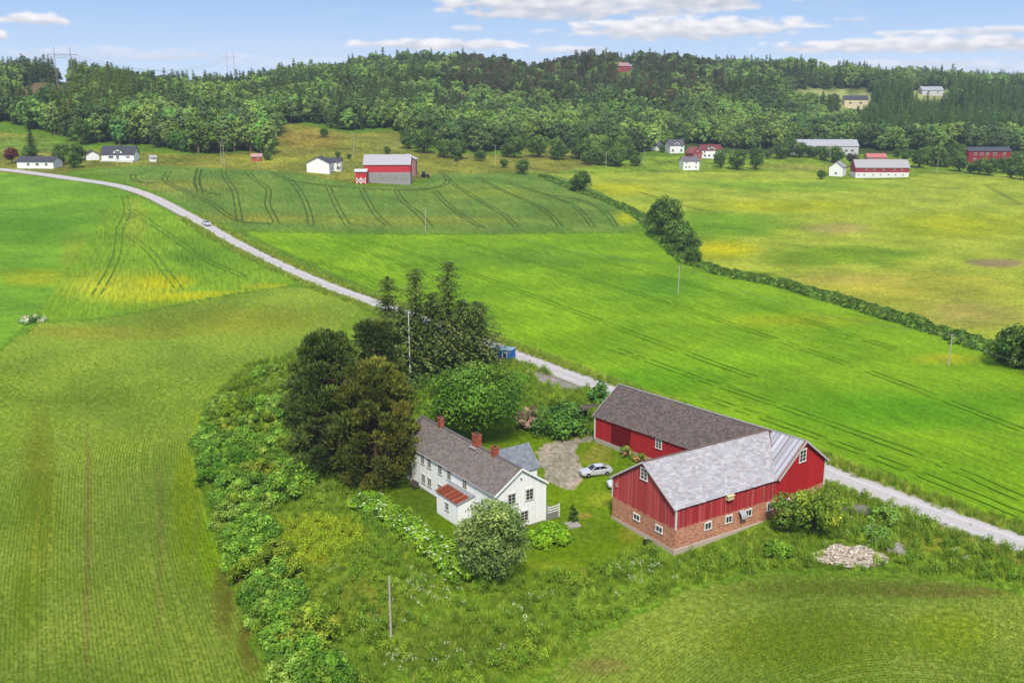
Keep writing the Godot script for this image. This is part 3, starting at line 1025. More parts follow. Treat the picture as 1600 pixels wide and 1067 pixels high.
func make_near_plants() -> void:
	var dark := [lf(78, 98, 52), lf(90, 108, 56), lf(70, 90, 50), lf(100, 116, 62)]
	var rust := [lf(96, 104, 48), lf(108, 110, 52), lf(88, 100, 48), lf(80, 94, 46)]
	var bark := ph(104, 88, 72)
	# the two big pines and the one behind
	tree_thing("pine_tree", "tall dark green pine with dense crown beside the white farmhouse", "tree", pine(201, 21.5, 6.0, 170, 80, 0.55, dark, bark, 0.05), gp(518, 738), Vector3.ONE, 0.4)
	tree_thing("pine_tree", "rusty olive brown pine leaning over the farmhouse end", "tree", pine(202, 18.0, 6.0, 170, 80, 0.55, rust, bark, 0.06), gp(588, 752), Vector3.ONE, 1.9)
	tree_thing("pine_tree", "shorter dark pine crowded behind the two big pines", "tree", pine(203, 19.5, 5.0, 110, 76, 0.55, dark, bark, 0.1), gp(592, 676), Vector3.ONE, 2.6)
	var sc := [lf(78, 98, 50), lf(90, 108, 56), lf(70, 90, 48), lf(102, 116, 64)]
	var defs := [[610, 590, 18.0, 2.4, "slim spruce with thin ragged top left in the tall row"], [652, 592, 19.5, 2.9, "tallest straight spruce behind the flagpole"], [702, 580, 19.8, 3.2, "tall open branched spruce with leaning side boughs by the road"], [748, 572, 12.0, 3.4, "shorter bushy spruce near the blue hut"], [630, 600, 13.5, 2.6, "middle sized spruce squeezed between the flagpole and the slim spruce"], [678, 588, 15.0, 2.8, "spruce filling the gap right of the tallest one"], [724, 580, 13.0, 2.8, "spruce filling the gap beside the bushy one"]]
	for i in defs.size():
		var q: Array = defs[i]
		tree_thing("spruce_tree", q[4], "tree", spruce(210 + i, q[2] * 1.12, q[3] * 1.5, 52, 10, 13, 0.74, sc, ph(88, 80, 68), 0.02, 0.75, 0.34), gp(q[0], q[1]), Vector3.ONE, i * 1.3, "spruces behind the farmhouse")
	var mg := [lf(76, 110, 38), lf(88, 122, 44), lf(66, 98, 36), lf(98, 132, 52)]
	tree_thing("maple_tree", "large dome shaped green maple behind the farmhouse roof", "tree", broadleaf(220, 12.0, 8.4, 150, 170, 0.27, mg, bark, 0.06), gp(742, 690), Vector3(1, 1, 1), 0.0)
	var wl := [lf(100, 124, 70), lf(114, 136, 78), lf(86, 108, 60), lf(124, 144, 86)]
	tree_thing("willow_tree", "grey green willow standing before the farmhouse gable", "tree", broadleaf(221, 10.4, 4.6, 130, 150, 0.19, wl, bark, 0.0), gp(776, 916), Vector3.ONE, 0.0)
	var og := [lf(118, 140, 52), lf(134, 150, 58), lf(100, 126, 48)]
	tree_thing("fruit_tree", "straggly yellow green fruit tree against the barn's brick wall", "tree", broadleaf(222, 6.4, 3.6, 50, 60, 0.19, og, bark, 0.12), gp(1268, 838), Vector3(1.05, 1.15, 1), 0.0)
	tree_thing("fruit_tree", "dark twiggy tree tangled beside the barn's end", "tree", broadleaf(223, 5.2, 2.8, 30, 50, 0.24, [lf(86, 112, 48), lf(98, 120, 52)], bark, 0.05), gp(1232, 832), Vector3.ONE, 0.0)
	for q in [[655, 606, "dark bush under the tallest spruce"], [700, 596, "dark bush under the open branched spruce"], [738, 588, "dark bush under the shorter spruce"], [600, 612, "dark bush under the slim spruce"]]:
		tree_thing("undergrowth_bush", q[2], "shrub", shrub(224, 2.6, 3.2, 30, 60, 0.24, [lf(72, 98, 44), lf(84, 110, 50)], bark), gp(q[0], q[1]), Vector3.ONE, q[0] * 0.1)
	# shrubs with a place of their own
	var sg := [lf(78, 116, 50), lf(90, 126, 56), lf(66, 100, 46)]
	var bright := [lf(108, 148, 36), lf(122, 158, 44), lf(94, 134, 34)]
	tree_thing("garden_shrub", "bright lime green shrub below the farmhouse gable", "shrub", shrub(230, 2.6, 3.0, 34, 60, 0.26, bright, bark), gp(862, 846), Vector3.ONE, 0.0)
	tree_thing("lilac_bush", "lilac bush with dull pink blossom beside the maple", "shrub", shrub(231, 4.6, 2.3, 40, 55, 0.22, [lf(150, 122, 118), lf(168, 140, 138), lf(84, 100, 60), lf(128, 108, 98)], bark), gp(826, 668), Vector3.ONE, 0.0)
	tree_thing("large_bush", "broad dark green bush at the head of the gravel yard", "shrub", shrub(232, 5.2, 4.6, 60, 70, 0.28, sg, bark), gp(878, 676), Vector3(1.05, 1, 1), 0.0)
	tree_thing("large_bush", "round green bush at the barn's far corner by the road", "shrub", shrub(233, 4.4, 2.6, 34, 60, 0.28, [lf(82, 124, 62), lf(94, 134, 70)], bark), gp(938, 632), Vector3.ONE, 0.0)
	tree_thing("low_bush", "low green bush between the blue hut and the maple", "shrub", shrub(234, 2.2, 2.6, 26, 50, 0.26, [lf(92, 138, 44)], bark), gp(806, 600), Vector3.ONE, 0.0)
	tree_thing("rose_bush", "small bush with pinkish bloom under the wing window", "shrub", shrub(235, 2.0, 1.2, 14, 40, 0.18, [lf(112, 130, 58), lf(150, 128, 80)], bark), gp(980, 712), Vector3.ONE, 0.0)
	tree_thing("rose_bush", "low reddish flowering bush in the barn's inner corner", "shrub", shrub(236, 1.4, 1.2, 14, 40, 0.18, [lf(116, 132, 58), lf(160, 128, 90)], bark), gp(1003, 722), Vector3.ONE, 0.0)
	tree_thing("thuja", "small dark columnar thuja on the lawn", "shrub", shrub(237, 3.1, 0.62, 26, 46, 0.16, [lf(62, 88, 40), lf(72, 98, 44)], bark), gp(896, 816), Vector3.ONE, 0.0)
	tree_thing("weedy_bush", "tangled green bush beside the plank stack", "shrub", shrub(238, 2.4, 2.4, 26, 50, 0.26, [lf(108, 142, 62), lf(122, 152, 70)], bark), gp(1382, 818), Vector3.ONE, 0.0)
	tree_thing("weedy_bush", "light green bush in the weeds below the brick wall", "shrub", shrub(239, 1.8, 2.0, 22, 46, 0.24, [lf(110, 146, 50), lf(98, 134, 46)], bark), gp(1216, 866), Vector3.ONE, 0.0)
	tree_thing("weedy_bush", "leafy bush growing behind the rubble heap", "shrub", shrub(240, 1.6, 2.2, 20, 46, 0.24, [lf(96, 132, 60)], bark), gp(1372, 842), Vector3.ONE, 0.0)
	tree_thing("field_bush", "lone flowering bush at the corner of the fields", "shrub", shrub(241, 1.6, 2.6, 18, 50, 0.3, [lf(96, 132, 74), lf(180, 186, 160)], bark), gp(50, 503), Vector3.ONE, 0.0)
	# willow hedge round the weedy garden: single shrubs
	var wg := [lf(106, 140, 58), lf(118, 150, 64), lf(92, 126, 50), lf(132, 158, 74)]
	var hp := []
	for i in 6:
		hp.append(shrub(250 + i, 3.3, 2.5, 30, 110, 0.165, wg if i % 2 == 0 else [lf(100, 138, 50), lf(114, 148, 56), lf(88, 124, 48)], bark))
	var rng := rand(41)
	var spots := [455, 572, 425, 578, 400, 588, 380, 600, 360, 618, 345, 632, 330, 652, 322, 672, 345, 668, 368, 640, 395, 622, 420, 606, 365, 655, 385, 668, 350, 685, 410, 640, 440, 625, 425, 662, 395, 700, 365, 712, 445, 655, 430, 720, 455, 700, 400, 760, 390, 742, 360, 745, 380, 775, 405, 790, 415, 740, 450, 735, 445, 600, 462, 620, 470, 660, 400, 815, 412, 845, 430, 868, 438, 905, 448, 935, 462, 965, 490, 1030, 520, 1055, 318, 695, 345, 700, 375, 690, 400, 660, 430, 640, 330, 722, 355, 730, 385, 728, 335, 750, 365, 762, 345, 782, 375, 792, 360, 815, 388, 824, 375, 845, 402, 850, 385, 875, 412, 884, 392, 905, 420, 915, 402, 935, 432, 945, 415, 965, 446, 975, 428, 996, 460, 1005, 440, 1028, 475, 1038, 458, 1062, 500, 1064, 520, 1075, 480, 1000, 415, 700, 440, 690, 405, 745, 470, 745, 430, 770]
	for i in range(0, spots.size(), 2):
		var p := gp(spots[i] + rng.randf_range(-6, 6), spots[i + 1] + 8)
		var s := rng.randf_range(0.75, 1.25) * (0.8 if spots[i + 1] < 640 else 1.0)
		tree_thing("willow_shrub", "pale green willow shrub in the hedge around the weedy garden", "shrub", hp[rng.randi() % 6], p, Vector3(s, s * rng.randf_range(0.85, 1.15), s), rng.randf() * TAU, "willow shrubs hedging the garden").get_node("foliage").material_override = [M.leaf, M.leaf_olive, M.leaf_deep, M.leaf, M.leaf_pale][rng.randi() % 5]
	# white flowering hedge: one clipped hedge
	var hm := MB.new()
	var fm := MB.new()
	var line := px_line([566, 790, 610, 812, 660, 848, 700, 882, 716, 906], 0.55)
	for p in line:
		for k in 6:
			var o: Vector3 = p + Vector3(rng.randf_range(-1.6, 1.6), rng.randf_range(0.5, 1.5), rng.randf_range(-1.6, 1.6))
			blob(hm, rng, o, Vector3(0.75, 0.6, 0.75), 46, 0.22, [lf(108, 144, 42), lf(120, 154, 50), lf(94, 130, 40)], 0.5)
		for k in 3:
			var o2: Vector3 = p + Vector3(rng.randf_range(-1.9, 1.9), rng.randf_range(0.9, 2.1), rng.randf_range(-0.6, 2.2))
			blob(fm, rng, o2, Vector3(0.16, 0.1, 0.16), 5, 0.085, [lf(226, 230, 206)], 1.0, 0.9)
	var hedge := thing("flowering_hedge", "low bright green hedge dotted with white blossom below the farmhouse", "hedge")
	part("foliage", hm, M.leaf, hedge)
	part("blossom", fm, M.leaf, hedge, "stuff")
	# bank of scrub along the ditch between the fields
	var dp := []
	for i in 3:
		dp.append(shrub(260 + i, 2.2, 2.2, 22, 40, 0.34, [lf(82, 112, 50), lf(98, 128, 54), lf(70, 100, 46), lf(116, 142, 58)], bark))
	var ditch := px_line([850, 276, 900, 296, 960, 318, 1005, 342, 1040, 375, 1075, 408, 1110, 420, 1160, 432, 1215, 443, 1290, 464, 1360, 484, 1430, 506, 1500, 530, 1560, 552, 1620, 575, 1680, 600], 1.9)
	var dx := []
	var dc := []
	for i in ditch.size():
		var q: Vector3 = ditch[i]
		var far: float = clampf((-q.z - 200.0) / 200.0, 0, 1)
		for k in 5:
			var at := on(q.x + rng.randf_range(-2.2, 2.2), q.z + rng.randf_range(-2.4, 2.4), -0.3)
			var s := rng.randf_range(0.5, 1.0) * lerpf(1.0, 0.8, far)
			dx.append(Transform3D(Basis(Vector3.UP, rng.randf() * TAU).scaled(Vector3(s * 1.2, s * 0.9, s * 1.2)), at))
			dc.append(vary(rng, Color(1, 1, 0.95), 0.12))
	scatter("ditch_scrub", joined(dp[0]), M.leaf, dx, dc, "rough green scrub filling the ditch between two fields", "scrub")
	# bigger trees on the ditch and dotted about
	var fp := []
	for i in 3:
		fp.append(broadleaf(270 + i, 9.0, 5.0, 60, 60, 0.36, [lf(70, 96, 48), lf(82, 108, 54), lf(92, 120, 58), lf(62, 88, 46)], bark, -0.12))
	var lone := [
		[906, 300, 0.80, "lone round bush tree at the field's corner"], [816, 272, 0.62, "bushy tree where the ditch leaves the meadow"],
		[1040, 372, 0.95, "tallest grey green tree in the ditch clump", 1.25], [1022, 352, 0.5, "dark bush at the upper end of the ditch clump"], [1060, 385, 0.75, "rounded dark tree in the middle of the ditch clump"], [1072, 398, 0.72, "broad dark tree in the ditch clump"], [1082, 412, 0.55, "low dark bush ending the ditch clump"],
		[1590, 575, 0.85, "dark bushy tree where the ditch nears the road"], [1572, 566, 0.42, "small bush beside the ditch's big tree"],
		[750, 252, 0.50, "small round tree on the meadow behind the red barn"], [788, 262, 0.38, "little bush at the end of the meadow fence"], [713, 252, 0.24, "tiny round bush on the meadow"],
		[845, 238, 0.85, "round tree on the meadow slope below the wood"], [790, 245, 0.6, "round tree at the meadow's fringe"],
		[938, 258, 0.95, "dense tree at the left of the valley thicket"], [960, 260, 0.85, "leafy tree in the middle of the valley thicket"], [920, 240, 0.8, "leafy tree behind the valley thicket"],
		[1152, 265, 0.95, "round dark tree right of the white valley house"], [1126, 262, 0.62, "slender tree beside the white valley house", 1.4], [1180, 265, 0.72, "upright tree at the end of the valley garden", 1.5],
		[1284, 280, 0.42, "round bush beside the white wing of the far farm"], [1412, 268, 0.5, "bush at the end of the long red barn"],
		[1436, 262, 0.95, "yellowish tree beside the pole near the far red barn"], [1465, 260, 1.05, "big leafy tree left of the far red building"], [1500, 268, 0.8, "bushy tree before the far red building"], [1530, 272, 0.7, "low tree under the far red building's windows"], [1568, 270, 0.75, "round tree before the far red building's end"], [1592, 272, 0.95, "leafy tree at the far right farm's edge"],
		[1250, 246, 0.8, "leafy tree before the long grey shed"], [1285, 250, 0.75, "dark tree below the long grey shed"], [1220, 248, 0.9, "leafy tree beside the long grey shed's gable"], [1402, 246, 0.5, "young tree near the pink roofed shed"],
		[46, 255, 0.62, "grey green tree over the roadside bungalow"], [96, 257, 0.62, "birch like tree beside the roadside bungalow", 1.2], [115, 262, 0.55, "low bushy tree at the bungalow's drive"], [128, 226, 0.85, "bright green tree before the left wood", 1.3], [122, 250, 0.6, "dark round tree by the white garage"],
		[418, 250, 0.38, "dark bush beside the little red shed"], [505, 214, 0.42, "dark bush on the crest of the meadow"], [528, 246, 0.25, "low juniper bush on the meadow slope"], [545, 248, 0.22, "flat juniper bush above the white house"], [605, 240, 0.32, "wide low bush behind the red barn roof"]]
	for q in lone:
		var p := gp(q[0], q[1])
		var s: float = q[2]
		var tall: float = q[4] if q.size() > 4 else 1.0
		tree_thing("bushy_tree", q[3], "tree", fp[rng.randi() % 3], p, Vector3(s, s * tall, s) * (1.45 if -p.z > 300.0 else 1.2), rng.randf() * TAU)
	for q in [["tree of the thicket beside the valley houses", "valley thicket", [905, 250, 915, 258, 930, 252, 946, 250, 958, 262, 972, 258, 985, 252, 996, 246, 1008, 240, 975, 244, 1036, 240, 990, 262]],
			["tree crowding round the long grey shed", "trees round the grey shed", [1205, 240, 1232, 244, 1262, 250, 1300, 252, 1196, 250, 1274, 246]],
			["tree of the dense belt around the dark red building", "trees round the red building", [1420, 254, 1448, 256, 1478, 264, 1484, 252, 1512, 274, 1548, 276, 1582, 276, 1606, 262, 1430, 246, 1460, 246, 1602, 282, 1496, 258]],
			["tree along the meadow's upper hedge", "meadow hedge trees", [660, 240, 690, 246, 720, 248, 752, 248, 640, 230, 806, 250, 835, 248, 866, 250, 880, 246]]]:
		for i in range(0, q[2].size(), 2):
			var p := gp(q[2][i] + rng.randf_range(-6, 6), q[2][i + 1] + rng.randf_range(-4, 2))
			var s := rng.randf_range(0.55, 1.5)
			tree_thing("leafy_tree", "leafy " + q[0], "tree", fp[rng.randi() % 3], p, Vector3(s, s * rng.randf_range(0.9, 1.15), s), rng.randf() * TAU, q[1])
	tree_thing("copper_tree", "dark red leaved tree beside the roadside bungalow", "tree", broadleaf(280, 7.5, 3.4, 40, 44, 0.4, [lf(92, 52, 54), lf(106, 62, 60)], bark, 0.05), gp(18, 256), Vector3.ONE, 0.0)
	tree_thing("copper_tree", "dark purple tree behind the white farm wing", "tree", broadleaf(281, 9.0, 4.4, 40, 30, 0.4, [lf(62, 60, 66), lf(72, 66, 72)], bark, 0.2), gp(1331, 262), Vector3.ONE, 0.0)
	tree_thing("spruce_tree", "single dark spruce behind the roadside bungalow", "tree", spruce(282, 13.0, 3.0, 26, 8, 6, 0.9, [lf(54, 70, 46)], bark), gp(50, 246), Vector3.ONE, 0.0)

# ---------------------------------------------------------------- grass, weeds, crop rows
func tuft(sd: int, blades: int, h: float, spread: float, w: float) -> ArrayMesh:
	var rng := rand(sd)
	var mb := MB.new()
	for i in blades:
		var a := rng.randf() * TAU
		var o := Vector3(cos(a), 0, sin(a)) * spread * sqrt(rng.randf())
		var lean := Vector3(rng.randf_range(-0.5, 0.5), 1.0, rng.randf_range(-0.5, 0.5)) * h * rng.randf_range(0.6, 1.2)
		var s := Vector3(-sin(a), 0, cos(a)).rotated(Vector3.UP, rng.randf()) * w
		mb.col = vary(rng, Color(0.94, 0.94, 0.94), 0.12)
		mb.tri(o - s, o + s, o + lean)
	return mb.mesh()

# within a step of the barn's or the farmhouse's walls
func by_building(p: Vector3) -> bool:
	for q in [[16.46, -112.11, 32.9, -0.9, 23.0, 6.9], [35.07, -124.15, -50.4, -29.0, 6.6, 6.4], [1.1, -114.69, 124.64, -0.8, 26.0, 5.0]]:
		var a := deg_to_rad(q[2])
		var d := Vector2(p.x - q[0], p.z - q[1])
		var u := d.x * cos(a) - d.y * sin(a)
		var w := d.x * sin(a) + d.y * cos(a)
		if u > q[3] and u < q[4] and absf(w) < q[5]:
			return true
	return false

func make_grass() -> void:
	var rng := rand(51)
	var grass_x := []; var grass_c := []
	var weed_x := []; var weed_c := []
	var flow_x := []; var flow_c := []
	var gcol := [lf(126, 154, 52), lf(114, 142, 48), lf(144, 166, 66), lf(104, 132, 46)]
	var nz := FastNoiseLite.new()
	nz.seed = 61
	nz.frequency = 0.06
	var wi := -1
	for i in zones.size():
		if zones[i].name == "farm_weeds":
			wi = i
	var yellow_c := gp(480, 845)
	for i in 95000:
		var px := rng.randf_range(300, 1640)
		var py := rng.randf_range(545, 1090)
		# even cover on the ground: accept by the size of a pixel's footprint
		var dd := 53.0 / tan(PITCH + atan((py - 533.5) / FL))
		if rng.randf() > pow(dd / 190.0, 3.0):
			continue
		var p := gp(px, py)
		var z := zone_at(p.x, p.z)
		if z != wi or by_building(p):
			continue
		var w := nz.get_noise_2d(p.x, p.z)
		var b := Basis(Vector3.UP, rng.randf() * TAU)
		var s := rng.randf_range(0.6, 1.25)
		var f := Vector2(p.x - yellow_c.x, p.z - yellow_c.z).length()
		if rng.randf() < 0.26 + w * 0.5 or (f < 6.0 + w * 3.0 and rng.randf() < 0.75):
			weed_x.append(Transform3D(b.scaled(Vector3(1.1, 1.35, 1.1) * s), p))
			weed_c.append(vary(rng, lf(144, 164, 46) if f < 6.5 + w * 4.0 else [lf(112, 144, 48), lf(98, 130, 44), lf(130, 156, 54)][rng.randi() % 3], 0.1))
		else:
			grass_x.append(Transform3D(b.scaled(Vector3(s, s * (0.9 + w * 0.6), s)), p))
			grass_c.append(vary(rng, gcol[rng.randi() % 4], 0.12))
		if nz.get_noise_2d(p.x + 300.0, p.z) > 0.3 and rng.randf() < 0.07:
			flow_x.append(Transform3D(b.scaled(Vector3.ONE * s), p))
			flow_c.append(vary(rng, lf(222, 224, 196), 0.06))
	# dense flower drifts by the garden pole and the barn foot
	for q in [[640, 925, 40, 22, 90], [585, 985, 40, 18, 70], [660, 1040, 60, 20, 90], [700, 935, 30, 16, 60], [1000, 890, 50, 12, 70], [990, 905, 40, 14, 60], [400, 605, 40, 14, 70], [1440, 815, 60, 16, 60], [850, 740, 16, 8, 30], [870, 950, 80, 24, 50]]:
		for i in int(q[4] * 0.2):
			var p := gp(q[0] + rng.randfn(0.0, 0.6) * q[2], q[1] + rng.randfn(0.0, 0.6) * q[3])
			flow_x.append(Transform3D(Basis(Vector3.UP, rng.randf() * TAU).scaled(Vector3.ONE * rng.randf_range(0.5, 1.0)), p))
			flow_c.append(vary(rng, lf(222, 224, 196), 0.06))
	# verges: a strip either side of the road
	for i in road_line.size():
		var q: Vector3 = road_line[i]
		if -q.z > 330.0:
			continue
		var a: Vector3 = road_line[maxi(i - 1, 0)]
		var e: Vector3 = road_line[mini(i + 1, road_line.size() - 1)]
		var s := Vector3(-(e.z - a.z), 0, e.x - a.x).normalized()
		for k in 26:
			var off := rng.randf_range(2.6, 5.2) * (1.0 if k % 2 == 0 else -1.0)
			var t := on(q.x + s.x * off + rng.randf_range(-0.8, 0.8), q.z + s.z * off + rng.randf_range(-0.8, 0.8))
			var tz := zone_at(t.x, t.z)
			if tz >= 0 and zones[tz].name.begins_with("gravel"):
				continue
			grass_x.append(Transform3D(Basis(Vector3.UP, rng.randf() * TAU).scaled(Vector3.ONE * rng.randf_range(0.5, 1.1)), t))
			grass_c.append(vary(rng, gcol[rng.randi() % 4] if rng.randf() < 0.75 else lf(164, 172, 84), 0.12))
	scatter("tall_grass", tuft(1, 34, 0.9, 0.48, 0.03), M.leaf, grass_x, grass_c, "tall uncut grass growing around the farm and road", "grass")
	var wm := MB.new()
	var r2 := rand(4)
	for k in 5:
		blob(wm, r2, Vector3(r2.randf_range(-0.35, 0.35), r2.randf_range(0.25, 0.8), r2.randf_range(-0.35, 0.35)), Vector3(0.36, 0.32, 0.36), 30, 0.085, [Color(0.95, 0.95, 0.95)], 0.6)
	scatter("weeds", wm.mesh(), M.leaf, weed_x, weed_c, "broad leaved weeds crowding the wild garden", "weeds")
	var um := MB.new()
	var r3 := rand(5)
	for k in 4:
		var top := Vector3(r3.randf_range(-0.35, 0.35), r3.randf_range(0.8, 1.2), r3.randf_range(-0.35, 0.35))
		um.col = Color(1, 1, 1)
		for j in 5:
			leaf(um, top + rdir(r3) * 0.12, (Vector3.UP + rdir(r3) * 0.4).normalized(), 0.048, r3, 0.9)
		um.col = Color(0.45, 0.68, 0.3)
		um.bar(Vector3(top.x * 0.2, 0, top.z * 0.2), top, 0.02, 0.02)
	scatter("cow_parsley", um.mesh(), M.leaf, flow_x, flow_c, "white cow parsley flowering among the weeds", "flowers")
	crop_rows()

# points along the circle through three ground points
func arc3(a: Vector3, b: Vector3, c: Vector3, step: float) -> Array:
	var d := 2.0 * (a.x * (b.z - c.z) + b.x * (c.z - a.z) + c.x * (a.z - b.z))
	var aa := a.x * a.x + a.z * a.z
	var bb := b.x * b.x + b.z * b.z
	var cc := c.x * c.x + c.z * c.z
	var o := Vector2((aa * (b.z - c.z) + bb * (c.z - a.z) + cc * (a.z - b.z)) / d, (aa * (c.x - b.x) + bb * (a.x - c.x) + cc * (b.x - a.x)) / d)
	var r := o.distance_to(Vector2(a.x, a.z))
	var t0 := atan2(a.z - o.y, a.x - o.x)
	var t1 := atan2(c.z - o.y, c.x - o.x)
	if t1 < t0:
		t1 += TAU
	var out := []
	var m := int((t1 - t0) * r / step)
	for i in m + 1:
		var t := lerpf(t0, t1, float(i) / m)
		out.append(on(o.x + cos(t) * r, o.y + sin(t) * r))
	return out

func crop_rows() -> void:
	var rng := rand(71)
	var nz := FastNoiseLite.new()
	nz.seed = 72
	nz.frequency = 0.05
	var jobs := [
		["near_left_field", px_line([438, 1110, 400, 1010, 372, 945, 335, 850, 312, 770, 299, 700, 318, 636, 380, 576, 470, 556, 570, 515], 0.30), 165, -1.0],
		["near_right_field", arc3(gp(840, 1075), gp(1200, 897), gp(1680, 945), 0.30), 95, 1.0]]
	var xf := []
	var cc := []
	var made := tuft(7, 9, 0.15, 0.11, 0.03)
	for job in jobs:
		var zi := -1
		for i in zones.size():
			if zones[i].name == job[0]:
				zi = i
		var line: Array = job[1]
		for row in job[2]:
			var off: float = (0.5 + row * 0.42) * job[3]
			var rowgap := 1.0 if (row % 30) not in [13, 17] else 0.35
			for i in line.size():
				var a: Vector3 = line[maxi(i - 2, 0)]
				var b: Vector3 = line[mini(i + 2, line.size() - 1)]
				var s := Vector3(-(b.z - a.z), 0, b.x - a.x).normalized()
				var x: float = line[i].x + s.x * off + rng.randf_range(-0.05, 0.05)
				var z: float = line[i].z + s.z * off + rng.randf_range(-0.05, 0.05)
				if -z > 140.0 + rng.randf() * 50.0 or -z < 72.0 or absf(x) > 0.62 * -z:
					continue
				var w := nz.get_noise_2d(x, z)
				if rng.randf() > (0.85 + w * 0.4) * rowgap:
					continue
				if zone_at(x, z) != zi:
					continue
				var sc := rng.randf_range(0.75, 1.3) * (1.0 + w * 0.3)
				xf.append(Transform3D(Basis(Vector3.UP, rng.randf() * TAU).scaled(Vector3.ONE * sc), on(x, z)))
				cc.append(vary(rng, ph(132, 166, 50).lerp(ph(138, 176, 46), clampf(w + 0.4, 0, 1)), 0.12))
	scatter("seedling_rows", made, M.leaf, xf, cc, "rows of young green crop seedlings in both near fields", "crop")

# ---------------------------------------------------------------- building pieces
# vertical boards on a wall lying in the plane z = 0 of T, x along the wall, facing +z
func boards(mb: MB, T: Transform3D, x0: float, x1: float, y0: float, top: Callable, bw: float, col: Color, rng: RandomNumberGenerator, jit := 0.08, batten := true) -> void:
	var keep := mb.x
	mb.x = keep * T
	var m := maxi(1, int(round((x1 - x0) / bw)))
	var w := (x1 - x0) / m
	for i in m:
		var a := x0 + i * w + 0.006
		var b := x0 + (i + 1) * w - 0.006
		var o := rng.randf_range(0.012, 0.028) + (0.022 if batten and i % 2 == 0 else 0.0)
		mb.col = vary(rng, col, jit)
		if jit > 0.09 and rng.randf() < 0.16:
			mb.col = mb.col.lerp(Color(0.78, 0.66, 0.64), rng.randf_range(0.12, 0.4))
		var ta: float = top.call(a)
		var tb: float = top.call(b)
		mb.quad(Vector3(a, y0, o), Vector3(b, y0, o), Vector3(b, tb, o), Vector3(a, ta, o))
		mb.quad(Vector3(a, y0, 0), Vector3(a, y0, o), Vector3(a, ta, o), Vector3(a, ta, 0))
		mb.quad(Vector3(b, y0, o), Vector3(b, y0, 0), Vector3(b, tb, 0), Vector3(b, tb, o))
		mb.quad(Vector3(a, y0, 0), Vector3(b, y0, 0), Vector3(b, y0, o), Vector3(a, y0, o))
	mb.x = keep

func bricks(mb: MB, T: Transform3D, x0: float, x1: float, y0: float, y1: float, cols: Array, rng: RandomNumberGenerator) -> void:
	var keep := mb.x
	mb.x = keep * T
	var rh := 0.086
	var rows := int((y1 - y0) / rh)
	for r in rows:
		var y := y0 + r * rh
		var x := x0 + (0.0 if r % 2 == 0 else -0.13)
		while x < x1 - 0.02:
			var a := maxf(x, x0)
			var b := minf(x + 0.245, x1)
			x += 0.26
			if b - a < 0.03:
				continue
			var o := rng.randf_range(0.008, 0.016)
			mb.col = vary(rng, cols[rng.randi() % cols.size()], 0.12)
			var t := y + rh - 0.013
			mb.quad(Vector3(a, y, o), Vector3(b, y, o), Vector3(b, t, o), Vector3(a, t, o))
			mb.quad(Vector3(a, t, o), Vector3(b, t, o), Vector3(b, t, 0), Vector3(a, t, 0))
			mb.quad(Vector3(a, y, 0), Vector3(a, y, o), Vector3(a, t, o), Vector3(a, t, 0))
			mb.quad(Vector3(b, y, o), Vector3(b, y, 0), Vector3(b, t, 0), Vector3(b, t, o))
	mb.x = keep

# slates on a slope: o eave corner, u along the eave, s up the slope (unit vectors), keep(along, up) says where slates lie
func slates(mb: MB, o: Vector3, u: Vector3, s: Vector3, length: float, rise: float, w: float, h: float, cols: Array, rng: RandomNumberGenerator, keep: Callable, th := 0.022, rag := 0.02) -> void:
	var n := u.cross(s).normalized()
	if n.y < 0:
		n = -n
	var rows := int(ceil(rise / h))
	for r in rows:
		var b := r * h
		var x := -w * (0.5 if r % 2 else 0.0)
		while x < length:
			var a0 := maxf(x, 0.0)
			var a1 := minf(x + w - 0.012, length)
			x += w
			if a1 - a0 < 0.04 or not keep.call((a0 + a1) * 0.5, b + h * 0.5):
				continue
			mb.col = vary(rng, cols[rng.randi() % cols.size()], 0.05)
			var lift := n * (th + 0.012 + rng.randf_range(0.0, 0.010))
			var low := s * (b - rng.randf_range(0.0, rag) * 2.0)
			var high := s * minf(b + h + 0.02, rise)
			var hn := n * 0.012
			var p0 := o + u * a0 + low + lift
			var p1 := o + u * a1 + low + lift
			var p2 := o + u * a1 + high + hn
			var p3 := o + u * a0 + high + hn
			# wind the faces so that they look outwards
			if u.cross(s).dot(n) > 0:
				mb.quad(p0, p1, p2, p3)
				mb.quad(p0 - lift, p1 - lift, p1, p0)
			else:
				mb.quad(p1, p0, p3, p2)
				mb.quad(p1 - lift, p0 - lift, p0, p1)

func always(_a: float, _b: float) -> bool:
	return true

